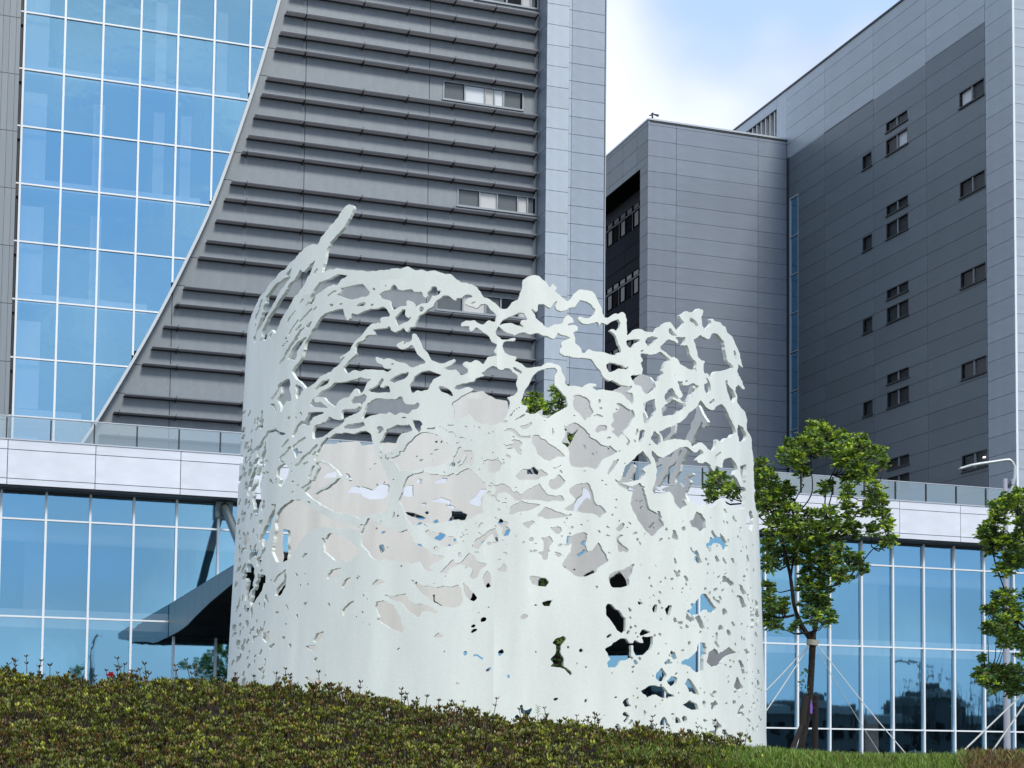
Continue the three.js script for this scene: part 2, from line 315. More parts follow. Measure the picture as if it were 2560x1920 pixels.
      if (start < 23) put(b, 'louver_shadow', M.louverDark, start, 23.16, v - 0.085, v - 0.02, -64.392, -64.36);  // dark strip: shadow line under each shelf, painted at the wall
    }
  }
  // windows: frame, sashes, blinds
  const sash = [[0.26, 0.52, 0.64, 0.76], [0.27, 0.5, 0.77, 0.9], [0.25, 0.5, 0.75, 0.9], [0.26, 0.5, 0.66, 0.85]], look = ['spbps', 'sbsbs', 'bsgbs', 'sbsgb'];
  wins.forEach(([u0, u1, v0, v1], n) => {
    const w = part('window', merge([gbox(b, u0, u1, v0, v0 + 0.06, -64.42, -64.36), gbox(b, u0, u1, v1 - 0.05, v1, -64.42, -64.36), gbox(b, u0, u0 + 0.06, v0 + 0.06, v1 - 0.05, -64.42, -64.36), gbox(b, u1 - 0.06, u1, v0 + 0.06, v1 - 0.05, -64.42, -64.36), gbox(b, u0 - 0.05, u1, v0 - 0.03, v0 - 0.002, -64.42, -64.33)]), M.frame, b.o);
    const cuts = [0.0, ...sash[n], 1.0];
    for (let i = 0; i + 1 < cuts.length; i++) {
      const a = u0 + 0.07 + (u1 - u0 - 0.14) * cuts[i], c = u0 + 0.07 + (u1 - u0 - 0.14) * cuts[i + 1], k = look[n][i];
      if (i) part('sash', gbox(b, a - 0.03, a + 0.03, v0 + 0.06, v1 - 0.05, -64.45, -64.37), M.frame, w);
      part('pane', new THREE.PlaneGeometry(c - a - 0.06, v1 - v0 - 0.12).translate(b.U((a + c) / 2), b.V((v0 + v1) / 2), b.W(-64.42)), M.windowGlass, w);
      if (k === 'b' || k === 'p') part('blind', gbox(b, a + 0.03, c - 0.03, v0 + 0.07, v1 - 0.06, -64.46, -64.445), k === 'b' ? M.blind : M.roomPale, w);
      else if (k === 's') part('insect_screen', gbox(b, a + 0.03, c - (i % 2 ? 0.1 : 0.06), v0 + 0.07, v1 - 0.06, -64.46, -64.45), M.screen, w);
    }
    if (n === 3) part('ceiling_lamp', gbox(b, u0 + 1.95, u0 + 2.1, v1 - 0.2, v1 - 0.15, -64.8, -64.6), std(1, 1, 1, { emissive: new THREE.Color(1, 1, 0.95), emissiveIntensity: 2 }), w);
  });
  // pier at the right end, two strips of panels
  part('pier_core', gbox(b, 23.33, 25.92, 9.5, 42, -70, -63.39), M.joint, b.o);
  for (let i = 0; i < 32; i++) {
    const v = 31.79 * 0.99 - 0.891 * (i - 3); if (v > 34.5 || v < 11) continue;
    put(b, 'pier_panel', pick(M.palePanel), 23.29, 24.28, v - 0.891 + 0.02, v, -63.39, -63.34 + R0() * 0.003);
    put(b, 'return_panel', pick(M.midPanel), 23.29, 23.33, v - 0.891 + 0.02, v, -64.4, -63.395);
  }
  for (let i = 0; i < 38; i++) { const v = 31.66 * 0.99 - 0.7655 * (i - 3); if (v > 34.5 || v < 11) continue; put(b, 'pier_panel', pick(M.midPanel), 24.42, 25.9, v - 0.7655 + 0.02, v, -63.39, -63.35 + R0() * 0.003); put(b, 'trim', M.palePanel[0], 24.29, 24.405, v - 0.7655 + 0.02, v, -63.39, -63.355); }
  put(b, 'corner_trim', M.darkMetal, 25.905, 25.95, 10, 35, -63.6, -63.36);
  put(b, 'corner_trim', M.palePanel[1], 25.955, 26.0, 10, 35, -63.62, -63.38);
  // pier at the left end
  put(b, 'left_pier_core', M.joint, -4, 2.17, 9.5, 36, -70, -63.75);
  for (const [u0, u1] of [[2.02, 2.17], [1.78, 2.01], [1.55, 1.77], [1.22, 1.54], [0.4, 1.21], [-1, 0.39], [-4, -1.01]]) for (let i = 0; i < 12; i++) { const v = 10 + i * 2.2; put(b, 'left_pier_panel', pick(M.towerPanel), u0, u1, v + 0.01, v + 2.19, -63.76, -63.7); }
  for (const v of vs) if (v < 34 && v > 10.6) put(b, 'transom_end', M.darkMetal, 2.17, 2.3, v - 0.5, v + 0.03, WGL - 0.2, WGL + 0.05);
  put(b, 'reveal', M.darkMetal, 2.2, 2.3, 10, 35, -65.5, -64.05);
}

// ---------------------------------------------------------------- middle block
{
  const US = 36.6, WM = -83, TOP = 35.5, UB = 45.318;
  const b = building('middle_block', 40, -87, 'plain grey panelled block set back beside the tower, with a dark recess', 'building');
  part('core', merge([gbox(b, US + 0.06, UB, 8, TOP - 0.3, -84.05, WM - 0.06), gbox(b, US + 1.3, UB, 8, TOP - 0.3, -105, -84.05), gbox(b, US + 0.06, US + 1.3, 33.1, TOP - 0.3, -105, -84.05)]), M.joint, b.o);
  const cols = [[US, 38.32], [38.34, 43.46], [43.48, 45.30]];
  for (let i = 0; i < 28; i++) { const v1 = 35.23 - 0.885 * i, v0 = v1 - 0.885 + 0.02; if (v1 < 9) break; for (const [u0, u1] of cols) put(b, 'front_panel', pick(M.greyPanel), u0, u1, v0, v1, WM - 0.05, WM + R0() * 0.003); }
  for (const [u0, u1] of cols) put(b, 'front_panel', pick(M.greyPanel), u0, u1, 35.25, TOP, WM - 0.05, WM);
  put(b, 'coping', M.alu, US - 0.03, UB, TOP + 0.002, TOP + 0.1, -105, WM + 0.06);
  put(b, 'gutter', M.darkMetal, US + 0.1, UB - 0.02, TOP - 0.09, TOP - 0.01, WM + 0.004, WM + 0.03);
  // side face and its deep recess, whose shade is put into near-black colours
  const jw = [-83.06, -84.56, -86.62, -88.68, -90.74, -92.8, -94.9, -97, -99, -101, -103, -105];
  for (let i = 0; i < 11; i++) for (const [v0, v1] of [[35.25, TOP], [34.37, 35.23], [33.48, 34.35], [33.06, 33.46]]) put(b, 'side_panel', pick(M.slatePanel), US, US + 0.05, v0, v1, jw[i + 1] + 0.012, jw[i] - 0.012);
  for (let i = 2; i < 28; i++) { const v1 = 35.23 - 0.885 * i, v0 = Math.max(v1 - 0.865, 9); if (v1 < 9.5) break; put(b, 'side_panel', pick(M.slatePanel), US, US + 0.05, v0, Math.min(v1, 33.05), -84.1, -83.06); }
  const UI = US + 1.2;
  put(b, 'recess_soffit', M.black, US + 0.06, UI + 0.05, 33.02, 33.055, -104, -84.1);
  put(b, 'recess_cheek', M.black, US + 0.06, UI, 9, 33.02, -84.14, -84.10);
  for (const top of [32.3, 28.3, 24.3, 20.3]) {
    for (let q = 0; q < 2; q++) for (let i = 0; i < 4; i++) put(b, 'recess_panel', pick(M.shadedPanel), UI, UI + 0.05, top - 2.38 - 0.92 * q + 0.0, top - 1.48 - 0.92 * q, -84.2 - 2.45 * (i + 2) + 0.02, -84.2 - 2.45 * (i + 1));
    for (let i = 0; i < 4; i++) put(b, 'recess_panel', pick(M.shadedPanel), UI, UI + 0.05, top - 4.0, top - 3.34, -84.2 - 2.45 * (i + 2) + 0.02, -84.2 - 2.45 * (i + 1));
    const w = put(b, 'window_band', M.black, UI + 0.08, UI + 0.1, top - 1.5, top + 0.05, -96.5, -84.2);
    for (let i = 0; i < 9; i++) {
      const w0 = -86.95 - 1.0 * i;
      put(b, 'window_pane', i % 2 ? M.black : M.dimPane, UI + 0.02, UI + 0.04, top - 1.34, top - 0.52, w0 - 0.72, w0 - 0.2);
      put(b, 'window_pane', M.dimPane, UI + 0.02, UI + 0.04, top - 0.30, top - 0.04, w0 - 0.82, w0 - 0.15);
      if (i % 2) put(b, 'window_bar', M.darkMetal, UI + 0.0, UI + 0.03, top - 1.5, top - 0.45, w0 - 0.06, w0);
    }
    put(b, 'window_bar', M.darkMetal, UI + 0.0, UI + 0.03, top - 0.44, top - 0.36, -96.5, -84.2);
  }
  const f = part('rooftop_fixture', merge([bar([b.U(36.98), b.V(TOP + 0.1), b.W(-83.3)], [b.U(36.98), b.V(TOP + 0.5), b.W(-83.3)], 0.06, 0.05), gbox(b, 36.93, 37.03, TOP + 0.44, TOP + 0.56, -83.36, -83.24), bar([b.U(36.98), b.V(TOP + 0.46), b.W(-83.3)], [b.U(36.78), b.V(TOP + 0.36), b.W(-83.25)], 0.045, 0.035), bar([b.U(37.0), b.V(TOP + 0.5), b.W(-83.3)], [b.U(37.34), b.V(TOP + 0.44), b.W(-83.27)], 0.03, 0.08)]), M.darkMetal, b.o);
  f.userData.label = 'small dark camera mast on the roof corner';
}

// ---------------------------------------------------------------- right wing: tall panelled wall with small windows
{
  const UB = 45.318, WN = -61.82, TOP = 38.51;
  const b = building('right_wing', 52, -72, 'tall right wing with pale panels around a dark panelled field of small windows', 'building');
  part('core', merge([gbox(b, UB + 0.4, 70, 8, TOP - 0.2, -84.2, WN - 0.4), gbox(b, UB + 0.4, 70, 8, 36.0, -106, -84.2), gbox(b, UB + 0.9, 70, 36.0, TOP - 0.2, -106, -84.2), gbox(b, UB + 0.06, UB + 0.9, 37.85, TOP - 0.2, -106, -84.2)]), M.core, b.o);
  part('backing', merge([gbox(b, UB + 0.055, UB + 0.4, 34.4, TOP - 0.2, -84.2, WN - 0.06)]), M.joint, b.o);
  // openings
  const holes = [], win = [];
  for (let k = 0; k < 5; k++) { const d = 4.39 * k;
    win.push([-66.0, -64.0, 31.0 - d, 31.8 - d, 2, k === 0 ? 'bs' : k === 4 ? 'sd' : 'ds'], [-72.47, -70.44, 32.14 - d, 32.68 - d, 2, 'ss'], [-72.47, -70.44, 30.91 - d, 31.75 - d, 2, k === 0 ? 'sb' : 'ss'], [-74.78, -73.84, 30.92 - d, 31.7 - d, 1, 's']); }
  holes.push(...win.map((w) => w.slice(0, 4)), [-82.72, -81.65, 8, 31.95]);
  const cols = [[-82.98, -78.68], [-78.66, -73.68], [-73.66, -68.79], [-68.77, -63.93]];
  // pale parapet, pale edge strip, dark field
  const wall = (mats, w0, w1, v0, v1, proud, name) => put(b, name, pick(mats), UB - proud, UB + 0.05, v0, v1, w0, w1);
  for (let i = 0; i < 5; i++) { const v1 = TOP - 0.06 - (i ? 0.59 + 0.884 * (i - 1) : 0), v0 = i ? v1 - 0.864 : v1 - 0.57; for (const [a, c] of cols) wall(M.palePanel, a, c, v0, v1, 0.0, 'parapet_panel'); }
  for (let i = 0; i < 33; i++) { const v1 = 37.06 + 0.884 - 0.884 * i + 0.59, v0 = v1 - 0.866; if (v1 < 9.5) break; wall(M.palePanel, -63.9, WN - 0.02, v0, Math.min(v1, TOP - 0.06), 0.0, 'edge_panel'); put(b, 'front_panel', pick(M.palePanel), UB + 0.1, 62, v0 + 0.05, Math.min(v1, TOP - 0.06) + 0.05, WN - 0.05, WN + 0.0); }
  for (let i = 0; i < 30; i++) {
    const v1 = 34.42 - 0.884 * i, v0 = v1 - 0.866; if (v1 < 9.5) break;
    for (const [a, c] of cols) { let r = [[a, c, v0, v1]]; for (const h of holes) r = r.flatMap((q) => minus([q], h)); for (const q of r) wall(M.slatePanel, q[0], q[1], q[2], q[3], 0, 'dark_panel'); }
  }
  put(b, 'dark_backing', M.joint, UB + 0.30, UB + 0.4, 8, 34.4, -84.2, WN - 0.06);
  put(b, 'corner_trim', M.whiteMetal, UB - 0.01, UB + 0.09, 8, TOP - 0.05, WN - 0.018, WN + 0.02);
  put(b, 'coping', M.darkMetal, UB - 0.05, 70, TOP - 0.05, TOP + 0.05, -106, WN + 0.03);
  // roof terrace opening behind the middle block, with slats
  for (const [w0, w1, v0, v1] of [[-84.22, -83.0, 35.6, 38.45], [-106, -84.24, 37.83, 38.45], [-106, -88.2, 35.6, 37.82]]) wall(M.palePanel, w0, w1, v0, v1, 0, 'parapet_panel');
  for (let i = 0; i < 7; i++) put(b, 'slat', M.blind, UB + 0.1, UB + 0.3, 35.4, 37.83, -84.75 - 0.55 * i, -84.63 - 0.55 * i);
  put(b, 'terrace_back', M.black, UB + 0.86, UB + 0.9, 35.5, 37.84, -90, -84.2);
  put(b, 'terrace_unit', M.whiteMetal, UB + 0.5, UB + 0.8, 35.4, 36.6, -85.6, -84.3);
  // stair glazing strip
  { const g = part('stair_glazing', merge([gbox(b, UB + 0.0, UB + 0.08, 8, 31.95, -82.72, -82.62), gbox(b, UB + 0.0, UB + 0.08, 8, 31.95, -81.73, -81.65), gbox(b, UB, UB + 0.08, 31.87, 31.95, -82.62, -81.73)]), M.alu, b.o);
    for (let k = 0; k < 10; k++) { const v1 = 31.87 - 2.24 * k, p = part('pane', new THREE.PlaneGeometry(0.87, 2.17).rotateY(-Math.PI / 2).translate(b.U(UB + 0.06), b.V(v1 - 1.12), b.W(-82.18)), M.podiumGlass, g); part('transom', gbox(b, UB + 0.01, UB + 0.07, v1 - 2.24, v1 - 2.18, -82.62, -81.73), M.alu, g); } }
  put(b, 'corner_recess', M.darkMetal, UB - 0.02, UB + 0.05, 8, 34.4, -83.0, -82.74);
  for (const [w0, w1, v0, v1, n, look] of win) {
    const f = part('window', merge([gbox(b, UB - 0.02, UB + 0.1, v0, v0 + 0.05, w0, w1), gbox(b, UB + 0.0, UB + 0.1, v1 - 0.05, v1, w0, w1), gbox(b, UB + 0.0, UB + 0.1, v0 + 0.05, v1 - 0.05, w0, w0 + 0.05), gbox(b, UB + 0.0, UB + 0.1, v0 + 0.05, v1 - 0.05, w1 - 0.05, w1)]), M.darkMetal, b.o);
    part('sill', gbox(b, UB - 0.07, UB + 0.0, v0 - 0.05, v0 - 0.01, w0 - 0.04, w1 + 0.02), M.darkMetal, f);
    const cw = (w1 - w0 - 0.1) / n;
    for (let i = 0; i < n; i++) {
      const a = w0 + 0.05 + cw * i;
      part('pane', new THREE.PlaneGeometry(cw - 0.06, v1 - v0 - 0.14).rotateY(-Math.PI / 2).translate(b.U(UB + 0.08), b.V((v0 + v1) / 2), b.W(a + cw / 2)), M.windowGlass, f);
      if (i) part('mullion', gbox(b, UB + 0.02, UB + 0.1, v0 + 0.05, v1 - 0.05, a - 0.03, a + 0.03), M.frame, f);
      if (look[i] === 'b') part('blind', gbox(b, UB + 0.14, UB + 0.16, v0 + 0.06, v1 - 0.06, a + 0.03, a + cw - 0.03), M.roomPale, f);
      if (look[i] === 's') part('insect_screen', gbox(b, UB + 0.14, UB + 0.16, v0 + 0.06, v1 - 0.06, a + 0.03, a + cw - 0.03), M.deepScreen, f);
    }
    if (v0 < 14 && w1 > -65) part('ceiling_lamp', gbox(b, UB + 0.2, UB + 0.25, v0 + 0.48, v0 + 0.53, w1 - 0.62, w1 - 0.48), std(1, 1, 1, { emissive: new THREE.Color(1, 1, 0.95), emissiveIntensity: 2.5 }), f);
  }
}
// ---------------------------------------------------------------- the sculpture: a tapering drum of white sheet metal cut like splashing water
// The cut outlines were read off the photograph and are laid onto the drum's own surface (front and back half), then given the sheet's thickness.
{
  const SZ = 16 / 22, CX = -0.205 * SZ, CZ = -16, RB = 3.57 * SZ, TAPER = 0.036, BASE = EYE - 0.015, HIGH = 6.75 * SZ, THICK = 0.046 * SZ;
  const inv = camera.matrixWorld.clone().invert(), F = 4128.8, PX = 1280, PY = 1610.5;
  const X0 = 520, Y0 = 460, CW = 1440, CH = 1480;
  const { createCanvas } = { createCanvas: (w, h) => { const c = document.createElement('canvas'); c.width = w; c.height = h; return c; } };
  const canvases = [createCanvas(CW, CH), createCanvas(CW, CH)];
  const ctxs = canvases.map((c) => { const k = c.getContext('2d'); k.fillStyle = '#000'; k.fillRect(0, 0, CW, CH); k.lineCap = k.lineJoin = 'round'; return k; });
  let K = ctxs[0];
  const tile = (ox, oy, s) => (list) => { const out = []; for (let i = 0; i < list.length; i += 2) out.push([ox + list[i] * s - X0, oy + list[i + 1] * s - Y0]); return out; };
  const s4 = 0.24110, s9 = 0.40687;
  const P = tile(0, 0, 1), A = tile(560, 480, s4), B = tile(900, 640, s4), C = tile(1200, 640, s4), D = tile(1550, 700, s4), E = tile(560, 840, s4), G = tile(900, 1000, s4), H = tile(1240, 1000, s4), J = tile(1550, 1060, s4), L = tile(0, 1245, s9), N = tile(800, 1245, s9), Q = tile(1660, 1245, s9);
  const poly = (color, ...pieces) => { const p = pieces.flat(); K.fillStyle = color; K.beginPath(); p.forEach(([x, y], i) => (i ? K.lineTo(x, y) : K.moveTo(x, y))); K.closePath(); K.fill(); };
  const solid = (...p) => poly('#fff', ...p), cut = (...p) => poly('#000', ...p);
  const stroke = (color, w, p) => { K.strokeStyle = color; K.lineWidth = w; K.beginPath(); p.forEach(([x, y], i) => (i ? K.lineTo(x, y) : K.moveTo(x, y))); K.stroke(); };
  const slit = (w, p) => stroke('#000', w, p), limb = (w, p) => stroke('#fff', w, p);
  const dot = (T, s, list) => { for (let i = 0; i < list.length; i += 4) { const [[x, y]] = T([list[i], list[i + 1]]); K.fillStyle = '#000'; K.beginPath(); K.ellipse(x, y, list[i + 2] * s, list[i + 3] * s, -0.35, 0, 7); K.fill(); } };

  // ---- front half: outer outline
  solid(P([480, 1960, 480, 900]), A([235, 1500, 262, 1360, 285, 1290, 315, 1215, 370, 1110, 430, 1030, 500, 930, 560, 860, 600, 815, 640, 800, 690, 720, 735, 700, 790, 640, 850, 580, 920, 535, 965, 545, 1030, 460, 1090, 390, 1110, 350, 1190, 270, 1210, 200, 1260, 150, 1310, 130, 1350, 150, 1335, 205, 1280, 300, 1270, 335, 1215, 400, 1130, 500, 1080, 580, 1050, 680, 1025, 760, 1015, 835, 1100, 810, 1170, 788, 1250, 805, 1400, 820]),
    B([0, 150, 120, 152, 230, 148, 340, 138, 430, 130, 510, 115, 570, 140, 650, 152, 780, 160, 880, 190, 940, 183, 970, 215, 1000, 250, 1060, 275, 1130, 280, 1210, 320, 1250, 370, 1290, 430, 1350, 460, 1400, 490, 1460, 545, 1540, 542]),
    C([285, 540, 330, 485, 390, 455, 410, 400, 440, 330, 450, 260, 500, 208, 570, 190, 630, 212, 680, 270, 720, 325, 745, 330, 755, 285, 810, 330, 780, 365, 820, 400, 860, 440, 900, 468, 950, 450, 975, 400, 1020, 362, 1100, 355, 1150, 358, 1200, 392, 1220, 450, 1260, 520, 1265, 580, 1290, 640, 1330, 636, 1400, 595, 1450, 600, 1475, 570, 1500, 582, 1530, 660, 1520, 720, 1540, 790]),
    D([88, 541, 72, 575, 105, 585, 150, 525, 210, 505, 260, 530, 370, 537, 390, 495, 440, 470, 480, 440, 520, 440, 560, 490, 600, 530, 640, 470, 665, 440, 622, 360, 660, 345, 690, 315, 730, 340, 780, 330, 820, 295, 870, 310, 862, 365, 850, 400, 860, 480, 885, 527, 920, 480, 952, 455, 940, 415, 965, 400, 1000, 437, 1045, 435, 1070, 475, 1100, 485, 1120, 550, 1180, 600, 1195, 650, 1220, 710, 1250, 780, 1278, 910, 1240, 880, 1222, 860, 1225, 900, 1222, 965, 1250, 1000, 1280, 1060, 1290, 1140, 1268, 1135, 1240, 1078, 1205, 1115, 1212, 1200, 1218, 1275, 1250, 1318, 1300, 1370, 1305, 1392, 1320, 1470, 1320, 1560, 1365, 1620]), J([1332, 100, 1365, 140, 1370, 260, 1390, 330, 1388, 420, 1395, 520, 1396, 640, 1392, 760, 1400, 850, 1450, 950]), P([1990, 1300, 1990, 1960]));
  // upper left: strands of the tall jet
  cut(A([700, 860, 640, 892, 570, 930, 520, 985, 465, 1060, 432, 1110, 392, 1200, 352, 1310, 322, 1440, 330, 1500, 370, 1420, 410, 1350, 450, 1270, 500, 1180, 560, 1070, 620, 980, 680, 900]));
  cut(A([692, 798, 640, 850, 655, 882, 690, 850, 715, 783]));
  cut(A([780, 828, 760, 862, 690, 950, 620, 1060, 560, 1150, 500, 1240, 450, 1322, 412, 1410, 386, 1490, 345, 1575, 400, 1528, 440, 1547, 455, 1480, 490, 1428, 522, 1470, 545, 1440, 590, 1320, 640, 1240, 700, 1160, 750, 1080, 800, 1010, 850, 950, 890, 862, 928, 770, 972, 678, 940, 720, 880, 772, 822, 832, 790, 802]));
  cut(A([300, 1490, 330, 1470, 345, 1575, 318, 1565])); limb(9, A([310, 1480, 345, 1350, 400, 1180, 425, 1110])); slit(3.5, A([405, 1120, 350, 1260, 318, 1390])); limb(8, A([372, 1490, 345, 1575]));
  cut(A([485, 1460, 497, 1470, 490, 1520, 475, 1530]));
  slit(4, A([972, 797, 940, 858]));
  cut(A([1295, 862, 1210, 852, 1140, 880, 1080, 905, 985, 930, 950, 990, 900, 1080, 860, 1150, 808, 1222, 880, 1150, 900, 1162, 955, 1110, 950, 1080, 1010, 1042, 1080, 992, 1140, 960, 1180, 967, 1220, 910]));
  cut(A([1205, 1002, 1290, 987, 1370, 962, 1450, 955, 1480, 990, 1520, 1042, 1490, 1075, 1420, 1100, 1350, 1118, 1280, 1110, 1230, 1090, 1150, 1060, 1200, 1052, 1215, 1035]));
  dot(A, s4, [1560, 1000, 15, 15, 1110, 1176, 26, 13, 1215, 1156, 22, 10, 1045, 1206, 9, 7, 830, 1022, 8, 8]);
  slit(4.5, A([1080, 1070, 1165, 1027])); cut(A([1360, 1192, 1410, 1160, 1460, 1150, 1465, 1175, 1430, 1190])); slit(4.5, A([1520, 1186, 1550, 1162]));
  slit(3.5, A([818, 1108, 792, 1160])); slit(3.2, A([736, 1222, 690, 1300, 650, 1362])); slit(3.4, A([780, 1320, 700, 1420, 665, 1490])); slit(3, A([962, 1190, 925, 1228])); slit(4, A([915, 1205, 850, 1262, 785, 1356]));
  slit(4, A([900, 1348, 870, 1410, 848, 1440])); slit(5, A([800, 1372, 748, 1450])); slit(3, A([645, 1505, 638, 1530])); slit(3, A([660, 1540, 610, 1605]));
  cut(A([905, 1345, 850, 1390, 800, 1420, 730, 1530, 640, 1659, 680, 1640, 760, 1540, 830, 1460, 890, 1390])); limb(8, A([850, 1420, 740, 1560, 660, 1680]));
  cut(E([842, 5, 770, 60, 702, 150, 655, 245, 690, 235, 722, 262, 760, 180, 800, 92, 858, 10])); cut(E([760, 10, 650, 150, 560, 292, 590, 290, 670, 160, 780, 20]));
  // large opening left of the rising branch
  cut(A([1010, 1290, 1080, 1250, 1150, 1222, 1240, 1205, 1258, 1290, 1280, 1335, 1312, 1310, 1330, 1250, 1370, 1270, 1450, 1252, 1530, 1212, 1590, 1212]), B([0, 585, 60, 580, 130, 545, 190, 540, 240, 522, 280, 560, 310, 612, 290, 632, 240, 625, 210, 650, 220, 682, 250, 702, 180, 687, 120, 702, 80, 742, 50, 790, 10, 830, -15, 862]), E([1385, 35, 1320, 110, 1310, 150, 1200, 227, 1210, 242, 1290, 190, 1200, 290, 1140, 332, 1110, 372, 1020, 420, 930, 492, 850, 548, 800, 492, 755, 455, 712, 395, 700, 370, 712, 330, 742, 300, 780, 262, 800, 222, 830, 122, 868, 12]));
  cut(E([600, 492, 640, 452, 680, 440, 690, 500, 680, 540, 690, 600, 700, 672, 650, 670, 620, 720, 608, 800, 590, 740, 540, 662, 560, 632, 590, 590]));
  cut(E([740, 522, 760, 502, 830, 560, 760, 662, 745, 602]));
  cut(E([470, 662, 520, 600, 560, 520, 608, 470, 600, 505, 570, 560, 530, 620, 500, 662])); cut(E([478, 705, 520, 690, 560, 800, 545, 810, 510, 740]));
  // large opening between arch and lower branches
  cut(B([30, 887, 60, 830, 100, 815, 160, 822, 125, 765, 190, 748, 270, 748, 310, 728, 330, 772, 370, 790, 420, 765, 450, 742, 470, 788, 500, 790, 510, 742, 562, 742, 592, 672, 615, 620, 685, 580, 760, 512, 800, 452, 882, 405, 925, 425, 992, 472, 1000, 440, 1050, 435, 1092, 402, 1178, 415, 1170, 435, 1105, 452, 1092, 500, 1140, 522, 1215, 547, 1262, 508, 1312, 500, 1372, 572, 1425, 620, 1400, 682, 1330, 672, 1272, 712, 1212, 692, 1190, 668, 1142, 685, 1092, 676, 1062, 690, 1042, 722, 1052, 740, 1130, 735, 1150, 792, 1182, 782, 1212, 740, 1272, 775, 1332, 832, 1362, 890, 1420, 915, 1382, 980, 1418, 1032, 1342, 1048, 1302, 1092, 1282, 1125, 1258, 1125, 1232, 1085, 1192, 1080, 1165, 1108, 1082, 1105, 1065, 1135, 1112, 1172, 1108, 1212, 1042, 1242, 1015, 1205, 990, 1178, 945, 1188, 868, 1165, 940, 1130, 988, 1092, 980, 1065, 940, 1082, 872, 1112, 785, 1108, 742, 1082, 702, 1002, 642, 950, 625, 902, 592, 832, 562, 802, 535, 815, 540, 862, 502, 890, 452, 880, 400, 900, 365, 920, 402, 952, 452, 957, 540, 918, 572, 950, 602, 1022, 652, 1062, 690, 1112, 642, 1132, 562, 1147, 530, 1152, 472, 1112, 382, 1097, 332, 1067, 292, 1060, 252, 1082, 192, 1055, 165, 1062, 172, 1092, 242, 1122, 252, 1157, 350, 1167, 292, 1192, 212, 1192, 122, 1182, 62, 1177, 0, 1190]), E([1340, 367, 1275, 384, 1225, 324, 1282, 287, 1270, 275, 1345, 212, 1370, 182, 1345, 150, 1385, 72, 1440, 47]));
  cut(B([205, 440, 200, 400, 250, 362, 315, 340, 345, 284, 378, 310, 390, 342, 450, 352, 545, 335, 570, 365, 635, 375, 658, 430, 688, 415, 700, 375, 735, 352, 745, 318, 792, 312, 800, 352, 845, 357, 835, 387, 800, 402, 755, 402, 735, 442, 700, 482, 620, 512, 570, 520, 565, 490, 540, 465, 480, 460, 470, 487, 490, 517, 400, 532, 335, 552, 310, 502, 312, 462, 250, 450]));
  cut(B([490, 540, 440, 565, 365, 632, 358, 672, 390, 727, 440, 705, 480, 690, 530, 642, 545, 622, 500, 640, 475, 625, 470, 592]));
  dot(B, s4, [150, 340, 16, 16, 270, 315, 11, 11, 635, 550, 34, 17, 30, 505, 30, 20, 1180, 495, 22, 14, 460, 905, 15, 14, 342, 1122, 22, 7]); slit(4, B([110, 520, 140, 498]));
  cut(B([300, 1292, 360, 1250, 440, 1222, 520, 1205, 500, 1247, 470, 1282, 400, 1297, 365, 1312, 355, 1337, 320, 1300]));
  cut(B([600, 1227, 650, 1200, 720, 1180, 780, 1212, 855, 1234, 800, 1260, 750, 1292, 720, 1340, 700, 1392, 640, 1395, 590, 1392, 550, 1417, 525, 1410, 510, 1362, 540, 1310, 570, 1262]));
  cut(B([195, 1312, 240, 1270, 250, 1290, 220, 1330, 200, 1362, 230, 1370, 260, 1342, 300, 1345, 312, 1417, 200, 1422, 110, 1412, 75, 1397, 140, 1362]));
  cut(B([445, 1467, 415, 1458, 385, 1487, 290, 1490, 190, 1482, 120, 1497, 70, 1537, 45, 1602, 15, 1682, 50, 1690, 100, 1662, 200, 1640, 270, 1642, 300, 1627, 370, 1647, 440, 1630, 500, 1642, 540, 1602, 590, 1592, 632, 1547, 600, 1520, 560, 1547, 500, 1545, 450, 1512]));
  cut(B([975, 1377, 1000, 1342, 1080, 1318, 1195, 1305, 1210, 1272, 1300, 1240, 1250, 1217, 1300, 1197, 1340, 1162, 1380, 1140, 1430, 1157, 1480, 1187, 1510, 1162, 1570, 1182, 1640, 1242, 1630, 1302, 1640, 1382, 1600, 1452, 1520, 1465, 1550, 1492, 1560, 1532, 1550, 1610, 1500, 1700, 1390, 1755, 1280, 1735, 1190, 1705, 1130, 1610, 1090, 1670, 985, 1685, 958, 1520, 1105, 1425, 1185, 1388, 1130, 1357, 1080, 1367, 1030, 1392]));
  cut(B([805, 1352, 850, 1345, 900, 1367, 950, 1412, 970, 1457, 940, 1452, 880, 1422, 840, 1392]));
  slit(5, G([1100, 78, 1130, 80])); slit(5.5, H([28, 112, 100, 145]));
  // upper right openings
  cut(C([165, 822, 180, 757, 250, 657, 345, 614, 420, 577, 455, 597, 500, 667, 425, 670, 412, 702, 475, 744, 430, 737, 325, 692, 275, 700, 208, 727, 225, 754, 290, 792, 370, 820, 430, 792, 485, 797, 540, 820, 615, 802, 690, 827, 770, 857, 800, 832, 815, 792, 870, 817, 945, 855, 880, 870, 832, 897, 845, 937, 820, 964, 828, 1002, 875, 1042, 985, 1052, 1150, 1062, 1185, 1117, 1250, 1207, 1290, 1277, 1330, 1302, 1380, 1287, 1450, 1322, 1540, 1357, 1575, 1340, 1580, 1372, 1520, 1412, 1500, 1440, 1430, 1405, 1350, 1395, 1270, 1375, 1210, 1392, 1160, 1352, 1210, 1347, 1205, 1320, 1140, 1315, 1090, 1332, 1060, 1367, 990, 1342, 910, 1347, 885, 1312, 865, 1232, 850, 1162, 810, 1122, 740, 1107, 660, 1125, 600, 1152, 500, 1167, 440, 1125, 350, 1080, 385, 1060, 360, 1042, 262, 1012, 225, 942, 240, 902, 290, 882, 350, 882, 385, 850, 370, 842, 310, 862, 245, 872, 215, 847]));
